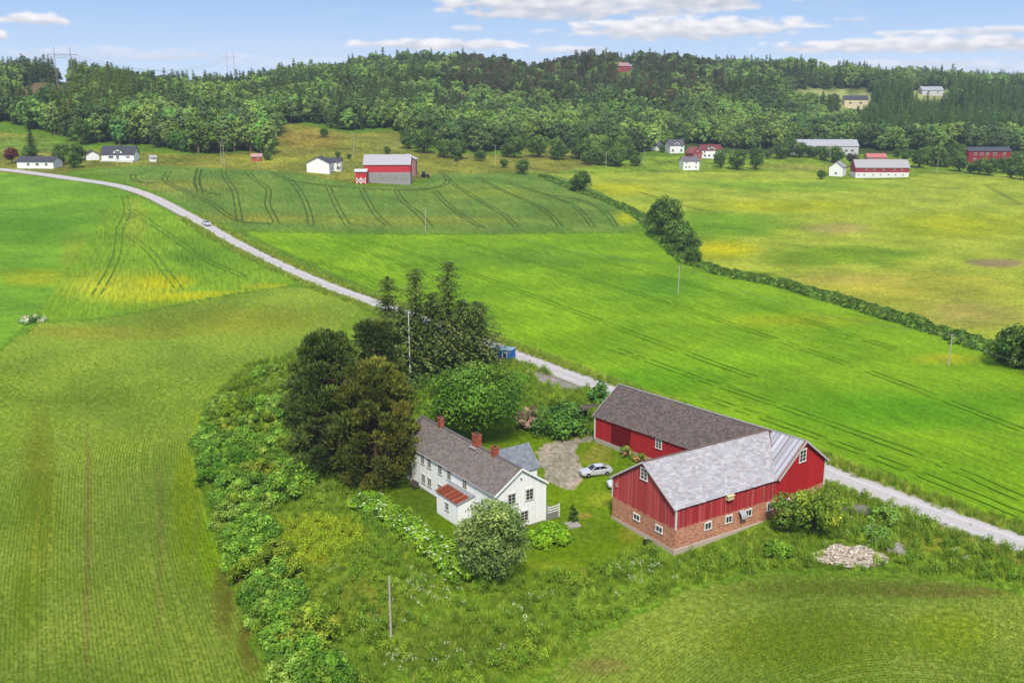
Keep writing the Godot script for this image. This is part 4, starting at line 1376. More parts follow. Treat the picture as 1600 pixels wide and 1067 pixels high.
# window in the plane z = 0 of T, centred, facing +z: frame with bars and one pane for each light
func window(parent: Node, T: Transform3D, w: float, h: float, nx: int, ny: int, trim: Color, label := "", called := "window") -> void:
	var mb := MB.new()
	mb.x = T
	mb.col = trim
	var f := minf(0.11, w * 0.13)
	mb.box(Vector3(-w / 2, -h / 2, 0), Vector3(-w / 2 + f, h / 2, 0.09))
	mb.box(Vector3(w / 2 - f, -h / 2, 0), Vector3(w / 2, h / 2, 0.09))
	mb.box(Vector3(-w / 2 - 0.05, h / 2 - f, 0), Vector3(w / 2 + 0.05, h / 2 + 0.03, 0.11))
	mb.box(Vector3(-w / 2 - 0.06, -h / 2 - 0.03, 0), Vector3(w / 2 + 0.06, -h / 2 + f * 0.7, 0.13))
	for i in range(1, nx):
		var x := -w / 2 + f + (w - 2 * f) * i / nx
		mb.box(Vector3(x - 0.035, -h / 2 + f * 0.7, 0), Vector3(x + 0.035, h / 2 - f, 0.075))
	for j in range(1, ny):
		var y := -h / 2 + f * 0.7 + (h - 1.7 * f) * j / ny
		mb.box(Vector3(-w / 2 + f, y - 0.022, 0), Vector3(w / 2 - f, y + 0.022, 0.068))
	var o := part(called, mb, M.paint, parent)
	if label != "":
		o.set_meta("label", label)
	for i in nx:
		var gb := MB.new()
		gb.x = T
		gb.col = Color(0.2, 0.22, 0.24)
		var a := -w / 2 + f + (w - 2 * f) * i / nx
		var b := -w / 2 + f + (w - 2 * f) * (i + 1) / nx
		gb.box(Vector3(a, -h / 2 + f * 0.7, 0.035), Vector3(b, h / 2 - f, 0.05))
		part("pane", gb, M.glass, o)

func wall_x(x: float, y: float, z: float, facing: int) -> Transform3D:
	# plane of a wall whose outside looks along +x (facing 1) or -x (facing -1)
	return Transform3D(Basis(Vector3.UP, PI / 2 * facing), Vector3(x, y, z))

func wall_z(x: float, y: float, z: float, facing: int) -> Transform3D:
	return Transform3D(Basis(Vector3.UP, 0.0 if facing > 0 else PI), Vector3(x, y, z))

func chimney(parent: Node, p: Vector3, w: float, d: float, h: float, below: float, sd: int) -> void:
	var mb := MB.new()
	mb.col = ph(150, 108, 92)
	mb.box(p + Vector3(-w / 2, -below, -d / 2), p + Vector3(w / 2, h - 0.12, d / 2))
	var rng := rand(sd)
	var cols := [ph(186, 98, 74), ph(168, 84, 64), ph(198, 118, 92)]
	for f in [1, -1]:
		bricks(mb, wall_z(p.x, p.y, p.z + f * d / 2, f), -w / 2, w / 2, -below, h - 0.12, cols, rng)
		bricks(mb, wall_x(p.x + f * w / 2, p.y, p.z, f), -d / 2, d / 2, -below, h - 0.12, cols, rng)
	mb.col = ph(176, 104, 84)
	mb.box(p + Vector3(-w / 2 - 0.06, h - 0.12, -d / 2 - 0.06), p + Vector3(w / 2 + 0.06, h, d / 2 + 0.06))
	mb.col = ph(60, 56, 54)
	mb.box(p + Vector3(-w / 2 + 0.12, h, -d / 2 + 0.12), p + Vector3(w / 2 - 0.12, h + 0.03, d / 2 - 0.12))
	part("chimney", mb, M.stone, parent)

func make_house() -> void:
	var t := thing("farmhouse", "long white wooden farmhouse with grey slate roof and brick chimneys", "house", Vector3(1.1, 0, -114.69), deg_to_rad(124.64))
	var rng := rand(301)
	var L := 25.2
	var hw := 3.95
	var he := 5.5
	var hr := 8.25
	var white := Color(0.93, 0.93, 0.93)
	var sl := (hr - he) / (hw + 0.15)
	# wall core
	var core := MB.new()
	core.col = white
	core.slab([Vector3(0, -0.5, hw), Vector3(0, he + 0.1, hw), Vector3(0, hr - 0.15, 0), Vector3(0, he + 0.1, -hw), Vector3(0, -0.5, -hw)], Vector3(-1, 0, 0), L)
	part("wall", core, M.paint, t)
	var bd := MB.new()
	var roofline := func(x: float) -> float: return minf(hr - 0.12 - absf(x) * sl, hr)
	boards(bd, wall_x(0, 0, 0, -1), -hw, hw, 0.15, roofline, 0.15, white, rng, 0.02)
	boards(bd, wall_x(L, 0, 0, 1), -hw, hw, 0.15, roofline, 0.15, white, rng, 0.02)
	var flat_top := func(_x: float) -> float: return he
	boards(bd, wall_z(L / 2, 0, -hw, -1), -L / 2, L / 2, 0.15, flat_top, 0.15, white, rng, 0.02)
	boards(bd, wall_z(L / 2, 0, hw, 1), -L / 2, L / 2, 0.15, flat_top, 0.15, white, rng, 0.02)
	part("cladding", bd, M.paint, t, "stuff")
	var fb := MB.new()
	fb.col = ph(150, 146, 140)
	fb.box(Vector3(-0.05, -0.6, -hw - 0.05), Vector3(L + 0.05, 0.15, hw + 0.05))
	part("foundation", fb, M.stone, t)
	# roof deck, barge boards, slates
	var ov := 0.35
	var ez := hw + 0.22
	var ey := he - 0.02
	var rf := MB.new()
	rf.col = ph(112, 108, 110)
	for s in [1, -1]:
		var up: Vector3 = Vector3(0, hr - ey, -s * ez).normalized()
		var nn: Vector3 = Vector3(0, ez, s * (hr - ey)).normalized()
		var a := Vector3(-ov, ey, s * ez)
		var b := Vector3(L + ov, ey, s * ez)
		var c := Vector3(L + ov, hr, 0)
		var d := Vector3(-ov, hr, 0)
		rf.slab([a, b, c, d] if s > 0 else [b, a, d, c], nn, 0.10)
	var roof := part("roof", rf, M.stone, t)
	var st := MB.new()
	var gcols := [ph(134, 126, 123), ph(142, 134, 130), ph(126, 116, 112), ph(146, 134, 127), ph(136, 122, 115), ph(130, 124, 122)]
	var rise := Vector2(ez, hr - ey).length()
	for s in [1, -1]:
		slates(st, Vector3(-ov, ey, s * ez), Vector3(1, 0, 0), Vector3(0, hr - ey, -s * ez).normalized(), L + 2 * ov, rise, 0.46, 0.30, gcols, rng, always, 0.028, 0.05)
	part("slates", st, M.stone, roof, "stuff")
	var rg := MB.new()
	rg.col = ph(128, 122, 124)
	rg.bar(Vector3(-ov, hr + 0.06, 0), Vector3(L + ov, hr + 0.06, 0), 0.3, 0.1)
	part("ridge_cap", rg, M.stone, roof)
	for e in [-ov - 0.03, L + ov + 0.03]:
		for s in [1, -1]:
			var bb := MB.new()
			bb.col = white
			bb.bar(Vector3(e, ey - 0.1, s * (ez + 0.02)), Vector3(e, hr - 0.05, s * 0.01), 0.06, 0.24)
			part("barge_board", bb, M.paint, t)
	for s in [1, -1]:
		var gu := MB.new()
		gu.col = ph(196, 192, 190)
		gu.bar(Vector3(-ov, ey - 0.06, s * (ez + 0.07)), Vector3(L + ov, ey - 0.06, s * (ez + 0.07)), 0.12, 0.1)
		part("gutter", gu, M.paint, t)
	for s in [1, -1]:
		var cb := MB.new()
		cb.col = white
		cb.box(Vector3(-0.075, 0.1, s * hw - 0.09), Vector3(0.09, he + 0.1, s * hw + 0.09))
		part("corner_board", cb, M.paint, t)
	# windows
	var trim := Color(0.80, 0.80, 0.77)
	for x in [18.27, 16.37, 13.48, 11.04, 7.03, 21.2]:
		window(t, wall_z(x, 4.62, -hw - 0.05, -1), 1.05, 1.4, 2, 3, trim)
	for x in [21.9, 18.13, 16.44, 13.58]:
		window(t, wall_z(x, 1.75, -hw - 0.05, -1), 1.05, 1.3, 2, 3, trim)
	for z in [-1.45, 1.35]:
		window(t, wall_x(-0.05, 4.4, z, -1), 1.25, 1.55, 2, 3, trim)
	for z in [-1.9, 0.55]:
		window(t, wall_x(-0.05, 1.6, z, -1), 1.25, 1.45, 2, 3, trim)
	for x in [3.0, 18.0, 22.0]:
		window(t, wall_z(x, 4.4, hw + 0.05, 1), 1.0, 1.35, 2, 3, trim)
		window(t, wall_z(x, 1.7, hw + 0.05, 1), 1.0, 1.35, 2, 3, trim)
	var lamp := MB.new()
	lamp.col = ph(120, 116, 110)
	lamp.box(Vector3(-0.25, 6.75, -0.08), Vector3(-0.04, 6.9, 0.08))
	part("gable_bracket", lamp, M.metal, t)
	chimney(t, Vector3(19.95, hr, 0), 0.7, 0.7, 1.35, 1.0, 1)
	chimney(t, Vector3(10.35, hr, 0), 1.25, 0.75, 1.6, 1.0, 2)
	chimney(t, Vector3(5.9, hr, 0), 0.85, 0.75, 1.1, 1.0, 3)
	var fl := MB.new()
	fl.col = ph(200, 202, 210)
	fl.bar(Vector3(9.6, hr - 0.22, -0.62), Vector3(11.1, hr - 0.22, -0.62), 0.5, 0.05)
	part("chimney_flashing", fl, M.metal, t)
	# entrance annex with rusty sheet roof
	var px0 := 4.85
	var px1 := 10.25
	var pz := -6.45
	var an := MB.new()
	an.col = white
	an.slab([Vector3(px0, -0.5, pz), Vector3(px0, 3.15, pz), Vector3(px0, 3.75, -hw), Vector3(px0, -0.5, -hw)], Vector3(-1, 0, 0), px1 - px0)
	var annex := part("entrance_annex", an, M.paint, t)
	var ab := MB.new()
	boards(ab, wall_z((px0 + px1) / 2, 0, pz, -1), -(px1 - px0) / 2, (px1 - px0) / 2, 0.1, func(_x: float) -> float: return 3.14, 0.14, white, rng, 0.02)
	boards(ab, wall_x(px0, 0, (pz - hw) / 2, -1), -(-hw - pz) / 2, (-hw - pz) / 2, 0.1, func(x: float) -> float: return 3.45 + x * 0.24, 0.14, white, rng, 0.02)
	boards(ab, wall_x(px1, 0, (pz - hw) / 2, 1), -(-hw - pz) / 2, (-hw - pz) / 2, 0.1, func(x: float) -> float: return 3.45 - x * 0.24, 0.14, white, rng, 0.02)
	part("annex_cladding", ab, M.paint, annex, "stuff")
	var ar := MB.new()
	var ry := 3.22
	var dzr := (-hw) - (pz - 0.25)
	for i in 11:
		ar.col = vary(rng, [ph(176, 92, 66), ph(160, 84, 62), ph(188, 108, 80), ph(150, 78, 58)][i % 4], 0.08)
		var a := px0 - 0.2 + (px1 - px0 + 0.4) * i / 11.0
		var b := px0 - 0.2 + (px1 - px0 + 0.4) * (i + 1) / 11.0
		var z1 := -hw - 0.75
		ar.slab([Vector3(b, ry, pz - 0.25), Vector3(a, ry, pz - 0.25), Vector3(a, ry + 0.45, z1), Vector3(b, ry + 0.45, z1)], Vector3(0, 0.97, -0.24), 0.04)
		ar.bar(Vector3(a, ry + 0.04, pz - 0.25), Vector3(a, ry + 0.49, z1), 0.05, 0.06)
	part("rusty_roof", ar, M.rust, annex)
	var ag := MB.new()
	ag.col = ph(178, 178, 184)
	ag.slab([Vector3(px1 + 0.2, ry + 0.47, -hw - 0.75), Vector3(px0 - 0.2, ry + 0.47, -hw - 0.75), Vector3(px0 - 0.2, ry + 0.68, -hw), Vector3(px1 + 0.2, ry + 0.68, -hw)], Vector3(0, 0.97, -0.24), 0.04)
	ag.bar(Vector3(px0 - 0.22, ry + 0.0, pz - 0.25), Vector3(px0 - 0.22, ry + 0.62, -hw), 0.05, 0.2)
	part("roof_flashing", ag, M.metal, annex)
	window(t, wall_z(7.5, 1.95, pz - 0.05, -1), 0.95, 1.1, 2, 2, trim, "small annex window")
	# rear wing with grey diamond slates
	var wx := 10.0
	var ww := 2.6
	var wz := 8.0
	var we := 4.3
	var wr := 7.0
	var rw := MB.new()
	rw.col = white
	rw.slab([Vector3(wx + ww, -0.5, wz), Vector3(wx + ww, we, wz), Vector3(wx, wr - 0.12, wz), Vector3(wx - ww, we, wz), Vector3(wx - ww, -0.5, wz)], Vector3(0, 0, 1), wz - 1.5)
	var rear := part("rear_wing", rw, M.paint, t)
	var rb := MB.new()
	boards(rb, wall_x(wx - ww, 0, (wz + hw) / 2, -1), -(wz - hw) / 2, (wz - hw) / 2, 0.1, func(_x: float) -> float: return we, 0.15, white, rng, 0.02)
	boards(rb, wall_z(wx, 0, wz, 1), -ww, ww, 0.1, func(x: float) -> float: return wr - 0.12 - absf(x) * (wr - we) / ww, 0.15, white, rng, 0.02)
	part("rear_cladding", rb, M.paint, rear, "stuff")
	var rr := MB.new()
	var rs := MB.new()
	for s in [1, -1]:
		var ex := ww + 0.3
		var eyy := we - 0.12
		var nn: Vector3 = Vector3(s * (wr - eyy), ex, 0).normalized()
		var p := [Vector3(wx + s * ex, eyy, wz + 0.3), Vector3(wx + s * ex, eyy, 1.2), Vector3(wx, wr, 1.2), Vector3(wx, wr, wz + 0.3)]
		rr.col = ph(134, 142, 152)
		rr.slab(p if s > 0 else [p[1], p[0], p[3], p[2]], nn, 0.08)
		slates(rs, Vector3(wx + s * ex, eyy, wz + 0.3), Vector3(0, 0, -1), Vector3(-s * ex, wr - eyy, 0).normalized(), wz - 0.9, Vector2(ex, wr - eyy).length(), 0.52, 0.40, [ph(140, 148, 158), ph(150, 156, 164), ph(130, 138, 150)], rng, always, 0.02, 0.01)
	var rroof := part("rear_roof", rr, M.stone, t)
	part("slates", rs, M.stone, rroof, "stuff")
	for s in [1, -1]:
		var bb := MB.new()
		bb.col = ph(176, 176, 178)
		bb.bar(Vector3(wx + s * (ww + 0.32), we - 0.15, wz + 0.33), Vector3(wx, wr + 0.03, wz + 0.33), 0.05, 0.2)
		part("barge_board", bb, M.paint, t)
	# steps and white railing at the gable's back corner
	var dk := MB.new()
	dk.col = ph(150, 146, 140)
	dk.box(Vector3(-0.3, -0.4, hw + 0.1), Vector3(3.2, 0.9, hw + 2.0))
	part("veranda", dk, M.stone, t)
	var rl := MB.new()
	rl.col = Color(0.84, 0.84, 0.82)
	for y in [1.15, 1.5, 1.85]:
		rl.bar(Vector3(-0.3, y, hw + 0.2), Vector3(-0.3, y, hw + 2.0), 0.05, 0.16)
	rl.box(Vector3(-0.38, 0.2, hw + 1.95), Vector3(-0.2, 2.05, hw + 2.12))
	part("railing", rl, M.paint, t)

func make_barn() -> void:
	var t := thing("barn", "red wooden barn on brick base with light slate roof and dark tiled wing", "barn", Vector3(16.46, 0, -112.11), deg_to_rad(32.9))
	var rng := rand(401)
	var L := 22.17
	var hw := 6.0
	var he := 6.15
	var hr := 10.1
	var bt := 3.35
	var red := ph(196, 68, 70)
	var worn := ph(206, 96, 94)
	var sl := (hr - he) / (hw + 0.25)
	var ztop := Transform3D(Basis(Vector3.UP, deg_to_rad(-50.4 - 32.9)), Vector3(L, 0, 0))   # wing axes in barn axes
	# brick base and plank upper walls of the front building
	var base := MB.new()
	base.col = ph(226, 204, 186)
	base.box(Vector3(0, 0.5, -hw), Vector3(17.3, bt, hw))
	var brick_wall := part("brick_base", base, M.stone, t)
	var bm := MB.new()
	var bc := [ph(226, 158, 124), ph(216, 142, 108), ph(232, 176, 144), ph(222, 164, 136), ph(206, 132, 104)]
	bricks(bm, wall_x(0, 0, 0, -1), -hw, hw, 0.6, bt, bc, rng)
	bricks(bm, wall_z(8.7, 0, hw, 1), -8.7, 8.7, 0.75, bt, bc, rng)
	part("bricks", bm, M.stone, brick_wall, "stuff")
	var fd := MB.new()
	fd.col = ph(214, 196, 184)
	fd.box(Vector3(-0.08, -1.2, -hw - 0.08), Vector3(17.5, 0.62, hw + 0.10))
	part("stone_footing", fd, M.rough, t)
	var up := MB.new()
	up.col = red
	up.slab([Vector3(0.02, bt, hw - 0.02), Vector3(0.02, he, hw - 0.02), Vector3(0.02, hr - 0.2, 0), Vector3(0.02, he, -hw + 0.02), Vector3(0.02, bt, -hw + 0.02)], Vector3(-1, 0, 0), 17.3)
	part("wall", up, M.paint, t)
	var bd := MB.new()
	boards(bd, wall_x(0.02, 0, 0, -1), -hw - 0.02, hw + 0.02, bt - 0.12, func(x: float) -> float: return hr - 0.15 - absf(x) * sl, 0.17, red.lerp(worn, 0.5), rng, 0.13)
	boards(bd, wall_z(8.7, 0, hw - 0.02, 1), -8.7, 8.7, bt - 0.12, func(_x: float) -> float: return he + 0.05, 0.17, red, rng, 0.10)
	boards(bd, wall_z((L - 6) / 2, 0, -hw + 0.02, -1), -(L - 6) / 2, (L - 6) / 2, bt - 0.12, func(_x: float) -> float: return he + 0.05, 0.17, red, rng, 0.08)
	part("plank_cladding", bd, M.wood_paint, t, "stuff")
	# wing
	var wl0 := -28.1
	var wl2 := 5.55
	var whw := 5.4
	var whe := 6.2
	var wb := 2.0
	var wc := MB.new()
	wc.x = ztop
	wc.col = red
	wc.slab([Vector3(wl0, 0.5, whw), Vector3(wl0, whe, whw), Vector3(wl0, hr - 0.2, 0), Vector3(wl0, whe, -whw), Vector3(wl0, 0.5, -whw)], Vector3(-1, 0, 0), wl2 - wl0)
	part("wing_wall", wc, M.paint, t)
	var wd := MB.new()
	wd.x = ztop
	var wsl := (hr - whe) / (whw + 0.2)
	var wgable := func(x: float) -> float: return hr - 0.15 - absf(x) * wsl
	boards(wd, wall_x(wl0, 0, 0, -1), -whw, whw, wb + 0.5, wgable, 0.17, red, rng, 0.06)
	boards(wd, wall_x(wl2, 0, 0, 1), -whw, whw, 2.9, wgable, 0.17, ph(206, 52, 56), rng, 0.05)
	boards(wd, wall_z((wl0 + wl2) / 2, 0, whw, 1), -(wl2 - wl0) / 2, (wl2 - wl0) / 2, wb + 0.6, func(_x: float) -> float: return whe, 0.17, ph(196, 56, 60), rng, 0.05)
	boards(wd, wall_z((wl0 + wl2) / 2, 0, -whw, -1), -(wl2 - wl0) / 2, (wl2 - wl0) / 2, wb + 0.6, func(_x: float) -> float: return whe, 0.17, red, rng, 0.05)
	part("wing_cladding", wd, M.wood_paint, t, "stuff")
	var wf := MB.new()
	wf.x = ztop
	wf.col = ph(196, 186, 176)
	wf.box(Vector3(wl0 - 0.06, 0.0, -whw - 0.06), Vector3(wl2 - 1.5, 2.6, whw + 0.06))
	part("wing_footing", wf, M.rough, t)
	var wbr := MB.new()
	wbr.x = ztop
	bricks(wbr, wall_x(wl2 + 0.0, 0, 0, 1), -whw, whw, 0.3, 2.95, bc, rng)
	part("wing_bricks", wbr, M.stone, t, "stuff")
	# roofs
	var ez := hw + 0.3
	var ey := he - 0.15
	var rise := Vector2(ez, hr - ey).length()
	var ov := 0.35
	var rf := MB.new()
	rf.col = ph(170, 166, 172)
	var lcol := [ph(190, 188, 196), ph(198, 196, 203), ph(184, 181, 188), ph(201, 199, 204), ph(186, 180, 184)]
	# visible long slope ends in a valley that runs to the wing's eave corner
	var kx := L - 4.75
	var nn := Vector3(0, ez, hr - ey).normalized()
	rf.slab([Vector3(-ov, ey, ez), Vector3(kx, ey, ez), Vector3(L, hr, 0), Vector3(-ov, hr, 0)], nn, 0.10)
	var nb := Vector3(0, ez, -(hr - ey)).normalized()
	rf.slab([Vector3(L - 3.0, ey, -ez), Vector3(-ov, ey, -ez), Vector3(-ov, hr, 0), Vector3(L, hr, 0)], nb, 0.10)
	var roof := part("roof", rf, M.stone, t)
	var rs := MB.new()
	slates(rs, Vector3(-ov, ey, ez), Vector3(1, 0, 0), Vector3(0, hr - ey, -ez).normalized(), L + ov, rise, 0.55, 0.36, lcol, rng, func(a: float, b: float) -> bool: return a - ov < kx + (L - kx) * b / rise - 0.2, 0.025, 0.03)
	slates(rs, Vector3(-ov, ey, -ez), Vector3(1, 0, 0), Vector3(0, hr - ey, ez).normalized(), L + ov, rise, 0.55, 0.36, lcol, rng, func(a: float, b: float) -> bool: return a - ov < L - 3.0 + 3.0 * b / rise - 0.2, 0.025, 0.03)
	part("slates", rs, M.stone, roof, "stuff")
	var valley := MB.new()
	valley.col = ph(112, 84, 74)
	valley.bar(Vector3(kx, ey + 0.06, ez), Vector3(L, hr + 0.08, 0), 0.22, 0.05)
	part("valley_flashing", valley, M.rust, roof)
	var rc := MB.new()
	rc.col = ph(150, 120, 108)
	rc.bar(Vector3(-ov, hr + 0.05, 0), Vector3(L, hr + 0.05, 0), 0.26, 0.08)
	part("ridge_cap", rc, M.rust, roof)
	var wez := whw + 0.3
	var wey := whe - 0.15
	var wrise := Vector2(wez, hr - wey).length()
	var wr := MB.new()
	wr.x = ztop
	wr.col = ph(108, 98, 94)
	var a0 := wl0 - 0.4
	var a1 := wl2 + 0.45
	wr.slab([Vector3(a0, wey, wez), Vector3(a1, wey, wez), Vector3(a1, hr, 0), Vector3(a0, hr, 0)], Vector3(0, wez, hr - wey).normalized(), 0.10)
	wr.slab([Vector3(a1, wey, -wez), Vector3(a0, wey, -wez), Vector3(a0, hr, 0), Vector3(a1, hr, 0)], Vector3(0, wez, -(hr - wey)).normalized(), 0.10)
	var wroof := part("wing_roof", wr, M.stone, t)
	var ws := MB.new()
	ws.x = ztop
	var dcol := [ph(116, 106, 103), ph(108, 98, 96), ph(124, 111, 106), ph(104, 95, 94), ph(120, 108, 105), ph(130, 115, 109)]
	slates(ws, Vector3(a0, wey, wez), Vector3(1, 0, 0), Vector3(0, hr - wey, -wez).normalized(), a1 - a0, wrise, 0.40, 0.34, dcol, rng, func(a: float, _b: float) -> bool: return a + a0 < 0.6, 0.035, 0.03)
	slates(ws, Vector3(a0, wey, -wez), Vector3(1, 0, 0), Vector3(0, hr - wey, wez).normalized(), a1 - a0, wrise, 0.40, 0.34, dcol, rng, always, 0.035, 0.03)
	part("tiles", ws, M.stone, wroof, "stuff")
	# weathered metal sheets on the wing's end by the gable
	var ms := MB.new()
	ms.x = ztop
	var mcols := [ph(206, 210, 222), ph(190, 192, 204), ph(216, 220, 230), ph(176, 150, 140)]
	var sx := 0.6
	var idx := 0
	while sx < a1 - 0.02:
		var ex := minf(sx + 0.72, a1)
		ms.col = vary(rng, mcols[idx % 3], 0.04)
		if idx == 7:
			ms.col = ph(172, 128, 108)
		ms.slab([Vector3(sx, wey + 0.05, wez + 0.02), Vector3(ex - 0.02, wey + 0.05, wez + 0.02), Vector3(ex - 0.02, hr + 0.05, 0.02), Vector3(sx, hr + 0.05, 0.02)], Vector3(0, wez, hr - wey).normalized(), 0.03)
		ms.col = ph(150, 108, 96) if idx % 2 == 0 else ph(170, 168, 178)
		ms.bar(Vector3(sx, wey + 0.09, wez + 0.02), Vector3(sx, hr + 0.09, 0.02), 0.07, 0.06)
		sx = ex
		idx += 1
	part("sheet_metal_roofing", ms, M.metal, wroof)
	var wrc := MB.new()
	wrc.x = ztop
	wrc.col = ph(190, 186, 188)
	wrc.bar(Vector3(a0, hr + 0.07, 0), Vector3(a1, hr + 0.07, 0), 0.24, 0.08)
	part("ridge_cap", wrc, M.metal, wroof)
	# barge boards and corner boards
	var wh := Color(0.82, 0.82, 0.81)
	for s in [1, -1]:
		var b1 := MB.new()
		b1.col = ph(216, 206, 204)
		b1.bar(Vector3(-ov - 0.03, ey - 0.06, s * (ez + 0.02)), Vector3(-ov - 0.03, hr - 0.02, 0), 0.05, 0.22)
		part("barge_board", b1, M.paint, t)
		var b2 := MB.new()
		b2.x = ztop
		b2.col = ph(206, 200, 202)
		b2.bar(Vector3(a1 + 0.03, wey - 0.06, s * (wez + 0.02)), Vector3(a1 + 0.03, hr - 0.02, 0), 0.05, 0.22)
		part("barge_board", b2, M.paint, t)
		var b3 := MB.new()
		b3.x = ztop
		b3.col = ph(206, 200, 202)
		b3.bar(Vector3(a0 - 0.03, wey - 0.06, s * (wez + 0.02)), Vector3(a0 - 0.03, hr - 0.02, 0), 0.05, 0.22)
		part("barge_board", b3, M.paint, t)
		var c1 := MB.new()
		c1.col = wh
		c1.box(Vector3(-0.07, bt - 0.1, s * (hw + 0.06) - 0.09), Vector3(0.12, he + 0.05, s * (hw + 0.06) + 0.09))
		part("corner_board", c1, M.paint, t)
	for q in [[wl0, whw], [wl2, -whw]]:
		var c2 := MB.new()
		c2.x = ztop
		c2.col = wh
		c2.box(Vector3(q[0] - 0.12, 2.4, q[1] - 0.12), Vector3(q[0] + 0.12, whe, q[1] + 0.12))
		part("corner_board", c2, M.paint, t)
	# windows
	var trim := Color(0.88, 0.88, 0.86)
	window(t, wall_x(-0.04, 8.5, 0.1, -1), 1.35, 1.55, 2, 3, trim, "gable loft window")
	window(t, wall_x(-0.02, 2.3, -1.05, -1), 1.25, 0.85, 2, 1, trim)
	window(t, wall_x(-0.02, 2.3, 3.2, -1), 1.25, 0.85, 2, 1, trim)
	for x in [5.4, 8.98, 12.48]:
		window(t, wall_z(x, 2.5, hw + 0.02, 1), 1.15, 1.0, 2, 1, trim)
	for x in [16.4]:
		window(t, wall_z(x, 2.5, hw + 0.02, 1), 1.1, 1.1, 2, 1, trim)
	window(t, ztop * wall_x(wl2 + 0.05, 8.05, 0.2, 1), 1.5, 1.75, 2, 3, trim, "white framed window in the bright red gable")
	window(t, ztop * wall_x(wl2 + 0.03, 2.1, 3.0, 1), 1.1, 1.1, 2, 1, trim)
	window(t, ztop * wall_z(-14.86, 5.2, whw + 0.05, 1), 1.2, 1.45, 2, 3, trim)
	# ventilators on the long wall
	var vy := MB.new()
	vy.col = ph(222, 204, 150)
	vy.box(Vector3(8.2, 5.3, hw + 0.02), Vector3(9.2, 5.85, hw + 0.55))
	vy.slab([Vector3(8.1, 5.85, hw + 0.65), Vector3(9.3, 5.85, hw + 0.65), Vector3(9.3, 6.1, hw + 0.0), Vector3(8.1, 6.1, hw + 0.0)], Vector3(0, 0.9, 0.35), 0.05)
	part("ventilator_hood", vy, M.paint, t)
	var du := MB.new()
	du.col = ph(206, 208, 214)
	for i in 8:
		var g0 := PI / 2 * i / 8.0
		var g1 := PI / 2 * (i + 1) / 8.0
		du.slab([Vector3(10.6, 2.3 + sin(g0) * 0.9, hw + cos(g0) * 0.8), Vector3(11.6, 2.3 + sin(g0) * 0.9, hw + cos(g0) * 0.8), Vector3(11.6, 2.3 + sin(g1) * 0.9, hw + cos(g1) * 0.8), Vector3(10.6, 2.3 + sin(g1) * 0.9, hw + cos(g1) * 0.8)], Vector3(0, sin(g0), cos(g0)), 0.03)
	part("duct_cowl", du, M.metal, t)
	var bx := MB.new()
	bx.col = ph(196, 150, 140)
	bx.box(Vector3(-0.2, 5.0, -5.3), Vector3(-0.04, 5.5, -4.9))
	part("meter_box", bx, M.paint, t)
	var dr := MB.new()
	dr.x = ztop
	dr.col = ph(120, 30, 36)
	dr.box(Vector3(-24.5, 2.6, whw + 0.03), Vector3(-20.5, 5.6, whw + 0.09))
	part("wing_door", dr, M.wood_paint, t)

